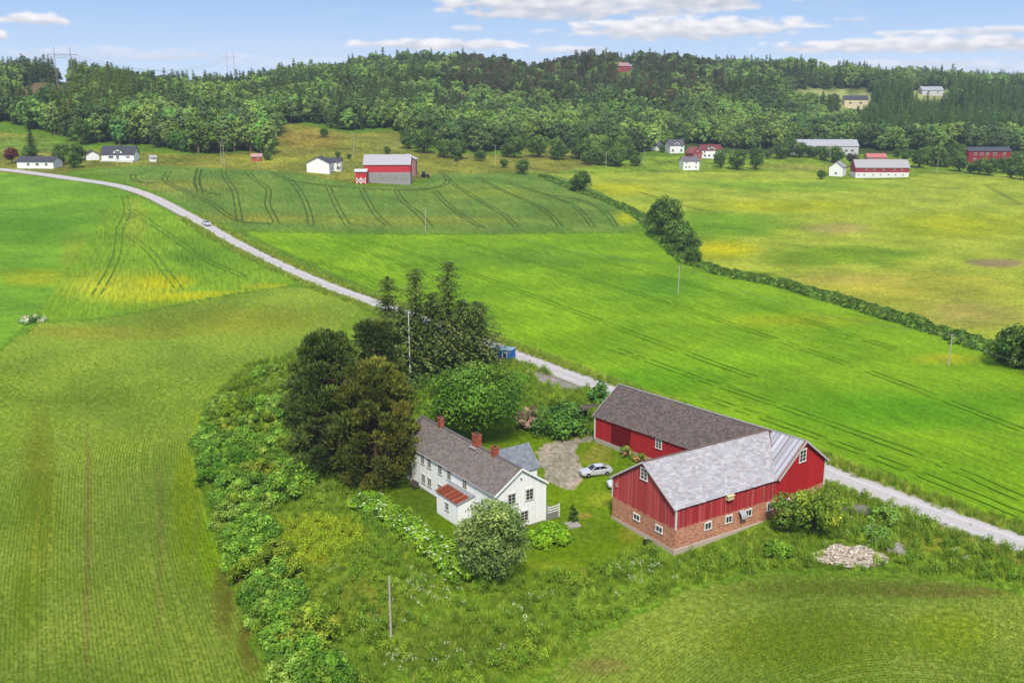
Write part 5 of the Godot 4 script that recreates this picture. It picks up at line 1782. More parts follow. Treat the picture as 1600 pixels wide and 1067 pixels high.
# ---------------------------------------------------------------- farther houses
# o: dictionary with w (along the ridge), d (depth), he, hr, wall, roof, label, name
func cottage(o: Dictionary) -> Node3D:
	var p: Vector3 = hill_point(o.px, o.py)
	var t := thing(o.name, o.label, o.get("cat", "house"), p, deg_to_rad(o.get("turn", 0.0)))
	var w: float = o.w
	var d: float = o.d
	var he: float = o.he
	var hr: float = o.hr
	var mb := MB.new()
	mb.col = o.wall
	var a := w / 2
	var b := d / 2
	mb.slab([Vector3(a, -3.0, b), Vector3(a, -3.0, -b), Vector3(a, he, -b), Vector3(a, hr - 0.1, 0), Vector3(a, he, b)], Vector3(1, 0, 0), w)
	var wall := part("wall", mb, M.paint, t)
	if o.has("base"):
		var bb := MB.new()
		bb.col = o.base
		bb.box(Vector3(-a - 0.05, -3.0, -b - 0.05), Vector3(a + 0.05, o.bh, b + 0.05))
		part("base_wall", bb, M.rough, t)
	var rf := MB.new()
	rf.col = o.roof
	var ex := 0.45
	for s in [1, -1]:
		var y0: float = he - (hr - he) / b * ex
		var q := [Vector3(-a - ex, y0 + 0.06, s * (b + ex)), Vector3(a + ex, y0 + 0.06, s * (b + ex)), Vector3(a + ex, hr + 0.06, 0), Vector3(-a - ex, hr + 0.06, 0)]
		rf.slab(q if s > 0 else [q[1], q[0], q[3], q[2]], Vector3(0, b, s * (hr - he)).normalized(), 0.18)
	var roof := part("roof", rf, M.stone, t)
	if o.has("ribs"):
		var rb := MB.new()
		rb.col = o.roof
		var i := -a
		while i <= a:
			rb.bar(Vector3(i, hr + 0.1, 0.05), Vector3(i, he + 0.1, b), 0.12, 0.1)
			i += o.ribs
		part("roof_seams", rb, M.metal, roof)
	if o.has("chimney"):
		var cm := MB.new()
		cm.col = ph(120, 100, 92)
		cm.box(Vector3(o.chimney - 0.45, hr - 0.6, -0.4), Vector3(o.chimney + 0.45, hr + 0.9, 0.4))
		part("chimney", cm, M.stone, roof)
	for q in o.get("wins", []):
		# [side, along, height, w, h]
		var T := wall_z(q[1], q[2], b + 0.03 + (0.05 if o.has("base") else 0.0), 1)
		if q[0] == "r":
			T = wall_x(a + 0.03, q[2], q[1], 1)
		elif q[0] == "l":
			T = wall_x(-a - 0.03, q[2], q[1], -1)
		window(t, T, q[3], q[4], 2 if q[3] > 0.9 else 1, 1, o.get("trim", Color(0.86, 0.86, 0.84)))
	if o.has("dormer"):
		var dm := MB.new()
		dm.col = o.wall
		var dw: float = o.dormer
		dm.slab([Vector3(-dw / 2, he - 0.1, b * 0.9), Vector3(dw / 2, he - 0.1, b * 0.9), Vector3(dw / 2, he + 1.5, b * 0.9), Vector3(0, he + 2.4, b * 0.9), Vector3(-dw / 2, he + 1.5, b * 0.9)], Vector3(0, 0, 1), b * 0.9)
		part("dormer", dm, M.paint, t)
		var dr := MB.new()
		dr.col = o.roof
		for s in [1, -1]:
			dr.slab([Vector3(s * (dw / 2 + 0.3), he + 1.35, b + 0.1), Vector3(s * (dw / 2 + 0.3), he + 1.35, 0), Vector3(0, he + 2.5, 0), Vector3(0, he + 2.5, b + 0.1)] if s > 0 else [Vector3(-dw / 2 - 0.3, he + 1.35, 0), Vector3(-dw / 2 - 0.3, he + 1.35, b + 0.1), Vector3(0, he + 2.5, b + 0.1), Vector3(0, he + 2.5, 0)], Vector3(s * 0.5, 0.85, 0).normalized(), 0.12)
		part("dormer_roof", dr, M.stone, t)
		window(t, wall_z(0, he + 0.8, b * 0.9 + 0.03, 1), dw * 0.6, 1.1, 3, 1, Color(0.86, 0.86, 0.84))
	if o.has("deck"):
		var dk := MB.new()
		dk.col = Color(0.84, 0.84, 0.82)
		dk.box(Vector3(-a, -1.0, b), Vector3(a, 0.3, b + 2.2))
		for i in 13:
			var x := -a + w * i / 12.0
			dk.box(Vector3(x - 0.06, 0.3, b + 2.05), Vector3(x + 0.06, 1.2, b + 2.17))
		dk.box(Vector3(-a, 1.15, b + 2.0), Vector3(a, 1.3, b + 2.2))
		part("deck", dk, M.paint, t)
	return t

func make_far_buildings() -> void:
	var white := Color(0.93, 0.93, 0.93)
	var redw := ph(176, 58, 62)
	var dk := ph(84, 86, 96)
	cottage({"px": 500, "py": 268, "name": "white_house", "label": "plain white gabled house beside the distant red barn", "w": 10.0, "d": 10.5, "he": 4.4, "hr": 7.0, "wall": white, "roof": dk, "turn": 90.0, "wins": [["r", -1.5, 1.2, 2.4, 1.8], ["r", 3.2, 1.5, 1.0, 1.2], ["r", -2.5, 3.9, 0.9, 0.9], ["f", 3.0, 1.5, 1.0, 1.2], ["f", -2.0, 1.5, 1.0, 1.2]]})
	var side := cottage({"px": 512, "py": 267, "name": "house_wing", "label": "dark roofed wing with balcony right of the plain white house", "w": 11.5, "d": 6.0, "he": 4.3, "hr": 5.9, "wall": white, "roof": dk, "turn": 0.0, "wins": [["f", 4.6, 1.3, 1.2, 1.2], ["f", 4.6, 3.3, 1.2, 1.0]]})
	var bl := MB.new()
	bl.col = Color(0.86, 0.86, 0.84)
	bl.box(Vector3(4.2, 2.2, 3.0), Vector3(6.4, 2.4, 4.4))
	for x in [4.3, 5.3, 6.3]:
		bl.box(Vector3(x - 0.08, -0.5, 4.2), Vector3(x + 0.08, 4.2, 4.4))
	bl.box(Vector3(4.2, 3.1, 4.25), Vector3(6.4, 3.25, 4.38))
	part("balcony", bl, M.paint, side)
	side.position += Vector3(0, 0, -4.0)
	# distant red barn with whitewashed base
	var pb := gp(607, 284)
	var barn := cottage({"px": 607, "py": 284, "name": "red_barn", "cat": "barn", "label": "red barn with worn concrete base and pale metal roof across the tramlined field", "w": 20.5, "d": 12.0, "he": 8.2, "hr": 12.2, "wall": ph(208, 58, 70), "roof": ph(196, 194, 204), "ribs": 1.0, "base": ph(176, 172, 172), "bh": 4.7, "turn": 2.0})
	var so := MB.new()
	var rng := rand(62)
	for i in 60:
		so.col = vary(rng, ph(164, 160, 159), 0.04)
		var x := rng.randf_range(-4.0, 9.2)
		var y := rng.randf_range(0.6, 3.0)
		so.box(Vector3(x, y, 6.06), Vector3(x + rng.randf_range(0.3, 1.0), y + rng.randf_range(0.2, 1.1), 6.08 + i * 0.0004))
	part("crumbled_render", so, M.rough, barn, "stuff")
	var an := cottage({"px": 565, "py": 286, "name": "barn_annex", "cat": "shed", "label": "small red lean-to with white cross braced doors on the distant barn", "w": 4.8, "d": 4.8, "he": 5.3, "hr": 6.2, "wall": ph(206, 60, 70), "roof": ph(222, 224, 230), "turn": 2.0})
	for x in [-1.05, 1.05]:
		var g := MB.new()
		g.col = redw
		g.box(Vector3(x - 0.9, 0.0, 2.42), Vector3(x + 0.9, 2.5, 2.5))
		var door := part("door", g, M.paint, an)
		var xb := MB.new()
		xb.col = white
		xb.bar(Vector3(x - 0.85, 0.05, 2.54), Vector3(x + 0.85, 2.45, 2.54), 0.06, 0.26)
		xb.bar(Vector3(x - 0.85, 2.45, 2.56), Vector3(x + 0.85, 0.05, 2.56), 0.06, 0.26)
		xb.box(Vector3(x - 0.98, 0.0, 2.5), Vector3(x - 0.8, 2.6, 2.56))
		xb.box(Vector3(x + 0.8, 0.0, 2.5), Vector3(x + 0.98, 2.6, 2.56))
		part("cross_brace", xb, M.paint, door)
	cottage({"px": 636, "py": 272, "name": "barn_annex", "cat": "shed", "label": "grey roofed wing behind the distant red barn's right end", "w": 8.0, "d": 9.0, "he": 7.4, "hr": 9.6, "wall": ph(168, 120, 116), "roof": ph(206, 204, 212), "turn": 90.0})
	# left group
	cottage({"px": 188, "py": 250, "name": "white_house", "label": "white house with dark roof, dormer and deck below the left wood", "w": 14.5, "d": 8.0, "he": 3.0, "hr": 6.4, "wall": white, "roof": dk, "turn": 4.0, "dormer": 4.0, "deck": true, "chimney": 0.5, "wins": [["f", -3.0, 1.5, 2.2, 1.3], ["f", 0.0, 1.4, 1.4, 1.8], ["f", 4.6, 1.5, 1.6, 1.1], ["r", 0.0, 4.0, 1.2, 1.2]]})
	cottage({"px": 143, "py": 249, "name": "garage", "cat": "garage", "label": "small white garage with dark roof left of the deck house", "w": 6.0, "d": 5.5, "he": 2.6, "hr": 4.2, "wall": white, "roof": dk, "turn": -60.0, "wins": [["f", 0.0, 1.3, 0.9, 0.9]]})
	cottage({"px": 62, "py": 261, "name": "bungalow", "label": "long low white bungalow with dark roof beside the road", "w": 16.0, "d": 8.0, "he": 2.8, "hr": 4.6, "wall": white, "roof": dk, "turn": -3.0, "wins": [["f", -3.0, 1.5, 1.2, 1.1], ["f", 1.0, 1.5, 1.4, 1.1], ["f", 5.0, 1.5, 1.2, 1.1]]})
	cottage({"px": 238, "py": 252, "name": "garden_shed", "cat": "shed", "label": "tiny white garden shed right of the deck house", "w": 2.6, "d": 2.6, "he": 2.0, "hr": 2.8, "wall": white, "roof": ph(196, 192, 190), "turn": 40.0, "wins": [["f", 0.0, 1.2, 0.6, 0.6]]})
	cottage({"px": 401, "py": 251, "name": "red_shed", "cat": "shed", "label": "little faded red shed alone on the meadow edge", "w": 4.6, "d": 3.5, "he": 2.2, "hr": 3.4, "wall": ph(186, 96, 88), "roof": ph(200, 160, 156), "turn": 10.0, "wins": [["f", 0.5, 1.2, 0.7, 0.6]]})
	# valley houses
	cottage({"px": 1077, "py": 264, "name": "white_house", "label": "white two storey house with grey roof at the valley field's edge", "w": 9.6, "d": 8.0, "he": 5.0, "hr": 7.2, "wall": white, "roof": ph(122, 118, 126), "turn": 8.0, "chimney": 0.0, "wins": [["f", -3.2, 1.5, 1.0, 1.1], ["f", -1.2, 1.5, 1.0, 1.1], ["f", 2.8, 1.5, 1.0, 1.1], ["f", -3.0, 3.9, 1.0, 1.1], ["f", 2.8, 3.9, 1.0, 1.1]]})
	cottage({"px": 1054, "py": 238, "name": "white_house", "label": "tall white villa with cross gable and glazed veranda", "w": 10.0, "d": 8.5, "he": 5.0, "hr": 8.4, "wall": white, "roof": ph(104, 102, 112), "turn": 15.0, "dormer": 3.6, "wins": [["f", -3.0, 1.5, 1.6, 1.6], ["f", 3.0, 1.5, 1.6, 1.6], ["f", 3.4, 3.9, 1.0, 1.2], ["l", 0.0, 4.6, 1.0, 1.2], ["l", 1.6, 1.5, 1.0, 1.2]]})
	cottage({"px": 1021, "py": 234, "name": "white_house", "label": "low white house half hidden by the valley thicket", "w": 9.0, "d": 7.5, "he": 3.0, "hr": 6.0, "wall": white, "roof": ph(104, 100, 108), "turn": 30.0, "wins": [["r", 0.0, 3.0, 1.0, 1.2], ["f", 1.0, 1.5, 1.2, 1.1]]})
	cottage({"px": 1084, "py": 246, "name": "red_house", "label": "red gabled house with white trim beside the big red roofed house", "w": 9.0, "d": 7.0, "he": 3.2, "hr": 6.8, "wall": ph(172, 72, 76), "roof": ph(160, 96, 96), "turn": -70.0, "wins": [["r", -1.4, 1.4, 1.1, 1.2], ["r", 1.4, 1.4, 1.1, 1.2], ["r", 0.0, 4.2, 1.2, 1.2]]})
	cottage({"px": 1109, "py": 246, "name": "white_house", "label": "large white house with dark red roof and central gable", "w": 13.0, "d": 9.0, "he": 5.0, "hr": 8.2, "wall": white, "roof": ph(132, 72, 76), "turn": 4.0, "dormer": 5.0, "wins": [["f", -4.4, 1.5, 1.4, 1.4], ["f", -1.4, 1.5, 1.4, 1.4], ["f", 1.8, 1.5, 1.4, 1.4], ["f", 4.6, 1.5, 1.4, 1.4], ["f", -4.6, 3.9, 1.2, 1.2], ["f", 4.6, 3.9, 1.2, 1.2]]})
	# right farm
	var lb := cottage({"px": 1374, "py": 276, "name": "red_barn", "cat": "barn", "label": "long red barn with white base and row of small windows", "w": 29.5, "d": 10.0, "he": 5.6, "hr": 9.6, "wall": ph(168, 62, 72), "roof": ph(186, 182, 188), "turn": -2.0, "base": white, "bh": 2.7, "wins": [["f", -9.0, 4.6, 0.9, 1.5], ["f", -4.5, 4.6, 0.9, 1.5], ["f", 0.5, 4.6, 0.9, 1.5], ["f", 6.5, 4.6, 0.9, 1.5], ["f", 10.8, 4.6, 0.9, 1.5], ["f", -13.0, 1.5, 0.9, 0.8], ["f", -10.0, 1.5, 0.9, 0.8], ["f", -5.0, 1.5, 0.9, 0.8], ["f", -1.0, 1.5, 0.9, 0.8], ["f", 3.5, 1.5, 0.9, 0.8], ["f", 7.5, 1.5, 0.9, 0.8], ["f", 11.5, 1.5, 0.9, 0.8]]})
	cottage({"px": 1309, "py": 274, "name": "white_house", "label": "small white gabled house joined to the long red barn's yard", "w": 9.5, "d": 7.5, "he": 5.2, "hr": 8.0, "wall": white, "roof": ph(176, 172, 178), "turn": 60.0, "wins": [["l", 0.0, 1.6, 1.2, 1.2], ["f", 1.0, 1.6, 1.0, 1.1], ["f", 1.0, 4.0, 1.0, 1.1]]})
	cottage({"px": 1290, "py": 239, "name": "grey_shed", "cat": "shed", "label": "very long grey roofed shed among trees beyond the right farm", "w": 40.0, "d": 14.0, "he": 5.0, "hr": 9.0, "wall": ph(210, 210, 214), "roof": ph(186, 188, 196), "turn": -3.0, "wins": [["f", 12.0, 2.0, 2.0, 1.4], ["f", 16.0, 2.0, 2.0, 1.4]]})
	cottage({"px": 1246, "py": 238, "name": "grey_shed", "cat": "shed", "label": "gabled grey shed end half hidden by leafy trees", "w": 16.0, "d": 12.0, "he": 4.0, "hr": 7.0, "wall": ph(196, 196, 202), "roof": ph(184, 186, 194), "turn": 80.0, "wins": [["r", 0.0, 2.0, 1.4, 1.2]]})
	cottage({"px": 1368, "py": 250, "name": "pink_roofed_shed", "cat": "shed", "label": "low shed with pale red roof behind the long red barn", "w": 12.0, "d": 7.0, "he": 2.0, "hr": 4.2, "wall": ph(190, 150, 146), "roof": ph(206, 128, 128), "turn": -2.0, "wins": [["f", 0.0, 1.0, 1.0, 0.8]]})
	cottage({"px": 1541, "py": 254, "name": "red_building", "label": "two storey dark red building with white framed windows among trees", "w": 26.0, "d": 10.0, "he": 7.6, "hr": 9.8, "wall": ph(150, 50, 54), "roof": ph(88, 90, 102), "turn": -4.0, "wins": [["f", -9.0, 5.6, 1.6, 1.5], ["f", -5.0, 5.6, 1.6, 1.5], ["f", -1.5, 5.6, 1.6, 1.5], ["f", 3.0, 5.6, 2.0, 1.7], ["f", 9.0, 5.6, 1.6, 1.5], ["f", -9.0, 2.2, 1.6, 1.5], ["f", 3.0, 2.2, 1.6, 1.5], ["f", 9.0, 2.2, 1.6, 1.5]]})
	# on the hill
	cottage({"px": 1336, "py": 166, "name": "yellow_house", "label": "cream yellow house with dark roof in the hill clearing", "w": 20.0, "d": 14.0, "he": 6.0, "hr": 9.5, "wall": ph(230, 214, 176), "roof": ph(84, 84, 96), "turn": -10.0, "wins": [["f", 4.0, 3.0, 2.4, 1.8], ["f", -5.0, 3.0, 2.0, 1.8]]})
	cottage({"px": 1454, "py": 147, "name": "hill_house", "label": "long pale grey house far up on the right hill", "w": 22.0, "d": 11.0, "he": 4.0, "hr": 7.5, "wall": ph(214, 214, 218), "roof": ph(176, 180, 190), "turn": 4.0, "wins": [["f", -4.0, 2.2, 2.0, 1.4], ["f", 5.0, 2.2, 2.0, 1.4]]})
	cottage({"px": 972, "py": 112, "name": "hill_barn", "cat": "barn", "label": "tiny red barn high on the far wooded ridge", "w": 16.0, "d": 10.0, "he": 6.0, "hr": 9.5, "wall": ph(176, 78, 84), "roof": ph(190, 150, 156), "turn": 30.0, "wins": [["f", 0.0, 3.0, 2.0, 1.6]]})

# ---------------------------------------------------------------- vehicles
# sections along the car: [x, half width, bottom, shoulder height]; front at +x
func sedan(label: String, at: Vector3, turn: float, paint: Color, group := "") -> Node3D:
	var t := thing("parked_car" if label.find("driving") < 0 else "car", label, "car", at, turn, group)
	var sec := [[2.36, 0.55, 0.34, 0.56], [2.26, 0.76, 0.24, 0.68], [1.95, 0.87, 0.20, 0.78], [1.2, 0.90, 0.20, 0.88], [0.7, 0.91, 0.20, 0.94], [-0.6, 0.91, 0.20, 0.97], [-1.5, 0.90, 0.20, 1.0], [-2.05, 0.86, 0.24, 0.99], [-2.32, 0.76, 0.32, 0.90], [-2.38, 0.6, 0.4, 0.78]]
	var mb := MB.new()
	mb.col = paint
	var ring := func(s: Array) -> Array:
		var w: float = s[1]
		var b: float = s[2]
		var h: float = s[3]
		return [Vector3(s[0], b, -w * 0.92), Vector3(s[0], b + 0.14, -w), Vector3(s[0], lerpf(b, h, 0.62), -w), Vector3(s[0], h - 0.05, -w * 0.95), Vector3(s[0], h, -w * 0.84), Vector3(s[0], h + 0.035, 0.0), Vector3(s[0], h, w * 0.84), Vector3(s[0], h - 0.05, w * 0.95), Vector3(s[0], lerpf(b, h, 0.62), w), Vector3(s[0], b + 0.14, w), Vector3(s[0], b, w * 0.92)]
	for i in sec.size() - 1:
		var a: Array = ring.call(sec[i])
		var b: Array = ring.call(sec[i + 1])
		for k in a.size() - 1:
			mb.quad(a[k], a[k + 1], b[k + 1], b[k])
		mb.quad(a[10], a[0], b[0], b[10])
	for e in [0, sec.size() - 1]:
		var a: Array = ring.call(sec[e])
		for k in range(1, a.size() - 1):
			if e == 0:
				mb.tri(a[0], a[k + 1], a[k])
			else:
				mb.tri(a[0], a[k], a[k + 1])
	part("body", mb, M.car, t)
	# cabin: dark glass up to a painted roof
	var low := [[0.95, 0.74, 0.93], [-1.75, 0.72, 0.99]]
	var gl := MB.new()
	gl.col = Color(0.16, 0.18, 0.2)
	var p := [Vector3(1.0, 0.92, 0.76), Vector3(1.0, 0.92, -0.76), Vector3(-1.78, 0.98, -0.74), Vector3(-1.78, 0.98, 0.74)]
	var q := [Vector3(0.22, 1.40, 0.60), Vector3(0.22, 1.40, -0.60), Vector3(-1.05, 1.42, -0.60), Vector3(-1.05, 1.42, 0.60)]
	var nm := ["windscreen", "side_window", "rear_window", "side_window"]
	for k in 4:
		var g := MB.new()
		g.col = Color(0.16, 0.18, 0.2)
		g.quad(p[k], p[(k + 1) % 4], q[(k + 1) % 4], q[k])
		part(nm[k], g, M.glass, t)
	var rf := MB.new()
	rf.col = paint
	var rr := [Vector3(0.26, 1.40, 0.63), Vector3(0.26, 1.40, -0.63), Vector3(-1.1, 1.42, -0.63), Vector3(-1.1, 1.42, 0.63)]
	var top := [Vector3(0.1, 1.46, 0.5), Vector3(0.1, 1.46, -0.5), Vector3(-0.95, 1.47, -0.5), Vector3(-0.95, 1.47, 0.5)]
	for k in 4:
		rf.quad(rr[k], rr[(k + 1) % 4], top[(k + 1) % 4], top[k])
	rf.quad(top[0], top[1], top[2], top[3])
	for s in [1, -1]:
		rf.bar(Vector3(1.0, 0.93, s * 0.77), Vector3(0.24, 1.41, s * 0.62), 0.07, 0.07)
		rf.bar(Vector3(-1.78, 0.99, s * 0.75), Vector3(-1.07, 1.42, s * 0.62), 0.09, 0.12)
		rf.bar(Vector3(-0.35, 0.96, s * 0.78), Vector3(-0.38, 1.42, s * 0.63), 0.05, 0.07)
	part("roof", rf, M.car, t)
	for x in [1.42, -1.4]:
		for s in [1, -1]:
			var wh := MB.new()
			wh.col = Color(0.12, 0.12, 0.12)
			wh.tube([Vector3(x, 0.32, s * 0.70), Vector3(x, 0.32, s * 0.925)], [0.32, 0.32], 16)
			wh.tube([Vector3(x, 0.32, s * 0.925), Vector3(x, 0.32, s * 0.93)], [0.32, 0.20], 16)
			var wheel := part("wheel", wh, M.rubber, t)
			var rm := MB.new()
			rm.col = Color(0.66, 0.67, 0.68)
			for k in 5:
				var a := TAU * k / 5
				rm.bar(Vector3(x, 0.32, s * 0.935), Vector3(x + cos(a) * 0.2, 0.32 + sin(a) * 0.2, s * 0.935), 0.02, 0.07)
			part("rim", rm, M.metal, wheel)
	for s in [1, -1]:
		var hl := MB.new()
		hl.col = Color(0.75, 0.78, 0.8)
		hl.box(Vector3(2.18, 0.56, s * 0.42), Vector3(2.325, 0.68, s * 0.72))
		part("headlight", hl, M.glass, t)
		var tl := MB.new()
		tl.col = Color(0.6, 0.1, 0.1)
		tl.box(Vector3(-2.36, 0.66, s * 0.46), Vector3(-2.2, 0.86, s * 0.74))
		part("tail_light", tl, M.car, t)
		var mi := MB.new()
		mi.col = paint
		mi.box(Vector3(0.62, 0.98, s * 0.86), Vector3(0.78, 1.12, s * 1.02))
		part("wing_mirror", mi, M.car, t)
	var gr := MB.new()
	gr.col = Color(0.12, 0.12, 0.13)
	gr.box(Vector3(2.28, 0.46, -0.32), Vector3(2.385, 0.60, 0.32))
	part("grille", gr, M.metal, t)
	var pl := MB.new()
	pl.col = Color(0.85, 0.85, 0.83)
	pl.box(Vector3(2.3, 0.36, -0.26), Vector3(2.40, 0.45, 0.26))
	part("number_plate", pl, M.paint, t)
	return t

# ---------------------------------------------------------------- poles and wires
func pole(px: float, py: float, h: float, label: String, cross := 1.4, rad := 0.14) -> Vector3:
	var p := gp(px, py)
	var t := thing("power_pole", label, "pole", p, 0.3)
	var mb := MB.new()
	mb.col = ph(206, 198, 184)
	mb.tube([Vector3(0, -0.8, 0), Vector3(0, h, 0)], [rad, rad * 0.72], 8)
	part("post", mb, M.wood, t)
	if cross > 0.0:
		var c := MB.new()
		c.col = ph(150, 142, 130)
		c.bar(Vector3(-cross / 2, h - 0.3, 0), Vector3(cross / 2, h - 0.3, 0), 0.1, 0.12)
		part("crossarm", c, M.wood, t)
		for x in [-cross * 0.42, 0.0, cross * 0.42]:
			var n := MB.new()
			n.col = ph(200, 200, 204)
			n.tube([Vector3(x, h - 0.24, 0), Vector3(x, h - 0.02, 0)], [0.06, 0.04], 6)
			part("insulator", n, M.metal, t)
	return p + Vector3(0, h, 0)

func wire(a: Vector3, b: Vector3, sag: float, r: float, label: String, group: String) -> void:
	var mb := MB.new()
	mb.col = ph(120, 122, 124)
	var pts := []
	var rr := []
	for i in 13:
		var f := i / 12.0
		pts.append(a.lerp(b, f) - Vector3(0, sag * 4.0 * f * (1.0 - f), 0))
		rr.append(r)
	mb.tube(pts, rr, 4)
	var o := part(numbered("power_line"), mb, M.metal, self)
	tag(o, label, "power line", group)

func pylon(px: float, py: float, top: float, gap: float, label: String) -> Vector3:
	var p := hill_point(px, py)
	var h := (pix(p).y - top) * mpp(p)
	var t := thing("pylon", label, "pylon", p, 0.35)
	for s in [-1, 1]:
		var lg := MB.new()
		lg.col = ph(172, 172, 170)
		var x: float = s * gap / 2
		for c in [[-1, -1], [1, -1], [1, 1], [-1, 1]]:
			lg.bar(Vector3(x + c[0] * 0.6, -2.0, c[1] * 0.6), Vector3(x + c[0] * 0.15, h, c[1] * 0.15), 0.13, 0.13)
		for k in 9:
			var y0 := h * k / 9.0
			var y1 := h * (k + 1) / 9.0
			var w0 := lerpf(0.6, 0.15, k / 9.0)
			var w1 := lerpf(0.6, 0.15, (k + 1) / 9.0)
			lg.bar(Vector3(x - w0, y0, w0), Vector3(x + w1, y1, w1), 0.08, 0.08)
			lg.bar(Vector3(x + w0, y0, w0), Vector3(x - w1, y1, w1), 0.08, 0.08)
		part("leg", lg, M.metal, t)
	var ca := MB.new()
	ca.col = ph(172, 172, 170)
	ca.bar(Vector3(-gap, h * 0.84, 0), Vector3(gap, h * 0.84, 0), 0.3, 0.35)
	part("crossarm", ca, M.metal, t)
	return p + Vector3(0, h * 0.8, 0)

func make_things() -> void:
	# cars
	var cp := gp(931, 741)
	sedan("silver saloon car parked on the grass beside the gravel yard", cp, deg_to_rad(196), ph(214, 216, 222))
	sedan("white car parked half hidden behind the barn's corner", gp(975, 760), deg_to_rad(186), Color(0.84, 0.85, 0.86))
	var rp := gp(322, 352)
	sedan("pale car driving along the road far up the bend", rp + Vector3(0, 0.12, 0), deg_to_rad(-52), ph(226, 230, 236))
	sedan("white car parked by the road behind the tall spruces", gp(630, 522) + Vector3(0, 0.05, 0), deg_to_rad(150), Color(0.8, 0.81, 0.83), "cars glimpsed behind the spruces")
	sedan("grey car parked by the road behind the tall spruces, beside the white one", gp(612, 528) + Vector3(0, 0.05, 0), deg_to_rad(150), Color(0.6, 0.62, 0.66), "cars glimpsed behind the spruces")
	# blue site hut
	var hp := gp(787, 562)
	var hut := thing("site_hut", "bright blue portable hut with white framed window by the road", "hut", hp, deg_to_rad(-22))
	var hb := MB.new()
	hb.col = ph(34, 112, 196)
	hb.box(Vector3(-2.1, 0.15, -1.25), Vector3(2.1, 2.35, 1.25))
	var hw := part("wall", hb, M.paint, hut)
	var rb := MB.new()
	rb.col = ph(40, 120, 204)
	for i in 20:
		var x := -2.05 + 4.1 * i / 19.0
		if i in [12, 13, 14, 15]:
			continue
		rb.bar(Vector3(x, 0.3, 1.27), Vector3(x, 2.2, 1.27), 0.08, 0.04)
	part("wall_ribs", rb, M.paint, hw, "stuff")
	var hr := MB.new()
	hr.col = ph(176, 206, 234)
	hr.box(Vector3(-2.2, 2.35, -1.35), Vector3(2.2, 2.5, 1.35))
	part("roof", hr, M.metal, hut)
	window(hut, wall_z(0.75, 1.35, 1.27, 1), 1.0, 1.2, 1, 1, Color(0.86, 0.86, 0.86))
	var sg := MB.new()
	sg.col = Color(0.82, 0.84, 0.86)
	sg.box(Vector3(-2.14, 1.1, -0.3), Vector3(-2.1, 1.8, 0.9))
	part("white_panel", sg, M.paint, hut)
	for x in [-1.8, 1.8]:
		var sk := MB.new()
		sk.col = Color(0.2, 0.2, 0.2)
		sk.box(Vector3(x - 0.15, -0.3, -1.2), Vector3(x + 0.15, 0.15, 1.2))
		part("skid", sk, M.metal, hut)
	# flagpole
	var fp := gp(641, 604)
	var fl := thing("flagpole", "tall white flagpole in front of the spruces", "flagpole", fp)
	var fm := MB.new()
	fm.col = Color(0.88, 0.88, 0.88)
	var fh := 114.0 * mpp(fp) / cos(PITCH)
	fm.tube([Vector3(0, -0.5, 0), Vector3(0, fh * 0.5, 0), Vector3(0, fh, 0)], [0.13, 0.10, 0.06], 10)
	part("mast", fm, M.paint, fl)
	var fk := MB.new()
	fk.col = Color(0.84, 0.84, 0.84)
	fk.tube([Vector3(0, fh, 0), Vector3(0, fh + 0.1, 0), Vector3(0, fh + 0.22, 0)], [0.06, 0.13, 0.03], 8)
	part("knob", fk, M.paint, fl)
	var fb := MB.new()
	fb.col = Color(0.82, 0.82, 0.82)
	for s in [1, -1]:
		fb.box(Vector3(s * 0.14, -0.3, -0.12), Vector3(s * 0.24, 1.3, 0.12))
	part("footing_clamp", fb, M.paint, fl)
	# poles
	pole(611, 1003, 7.3, "bare weathered wooden post standing in the weeds", 0.0, 0.13)
	var a1 := pole(665, 366, 8.8, "power pole at the tramlined field's lower edge")
	var a2 := pole(1060, 459, 7.6, "power pole standing in the bright green field near the ditch trees")
	var a3 := pole(1483, 572, 6.6, "power pole in the bright green field near the ditch's lower end")
	pole(553, 243, 12.0, "thin pole on the meadow above the plain white house", 0.0)
	var b1 := pole(774, 256, 10.0, "pole on the meadow right of the distant red barn")
	var b2 := pole(947, 263, 9.5, "pole before the valley thicket")
	var b3 := pole(1006, 260, 10.0, "pole left of the grey roofed white valley house")
	pole(1095, 266, 10.5, "pole close to the right of the valley house", 0.0)
	var b4 := pole(1297, 255, 12.0, "pole behind the small white farm house")
	pole(1465, 270, 10.0, "lamp post like pole near the far red building", 0.6)
	pole(227, 290, 2.0, "short white marker post beside the tramlined field", 0.0, 0.1)
	var c1 := pole(346, 259, 11.0, "left post of the twin pole on the field's top edge", 1.6)
	var c2 := pole(350, 259, 11.0, "right post of the twin pole on the field's top edge", 2.4)
	pole(404, 269, 4.6, "slim pale post near the little red shed", 0.0, 0.1)
	wire(a1, a2, 3.0, 0.035, "thin overhead wire crossing the bright green field", "field wires")
	wire(a2, a3, 3.0, 0.035, "thin overhead wire crossing the bright green field", "field wires")
	wire(a3, gp(1700, 640) + Vector3(0, 7, 0), 2.0, 0.035, "thin overhead wire crossing the bright green field", "field wires")
	wire(c2, gp(150, 240) + Vector3(0, 9, 0), 2.0, 0.03, "thin wire strung along the valley's far side", "valley wires")
	wire(c2, b1, 6.0, 0.03, "thin wire strung along the valley's far side", "valley wires")
	wire(b1, b3, 4.0, 0.03, "thin wire strung along the valley's far side", "valley wires")
	wire(b3, b4, 4.0, 0.03, "thin wire strung along the valley's far side", "valley wires")
	# high voltage pylons on the hills
	var p1 := pylon(103, 146, 76.0, 10.5, "grey lattice portal pylon above the left hill's clearing")
	var p2 := pylon(362, 132, 82.0, 9.0, "faint lattice portal pylon on the ridge's dip")
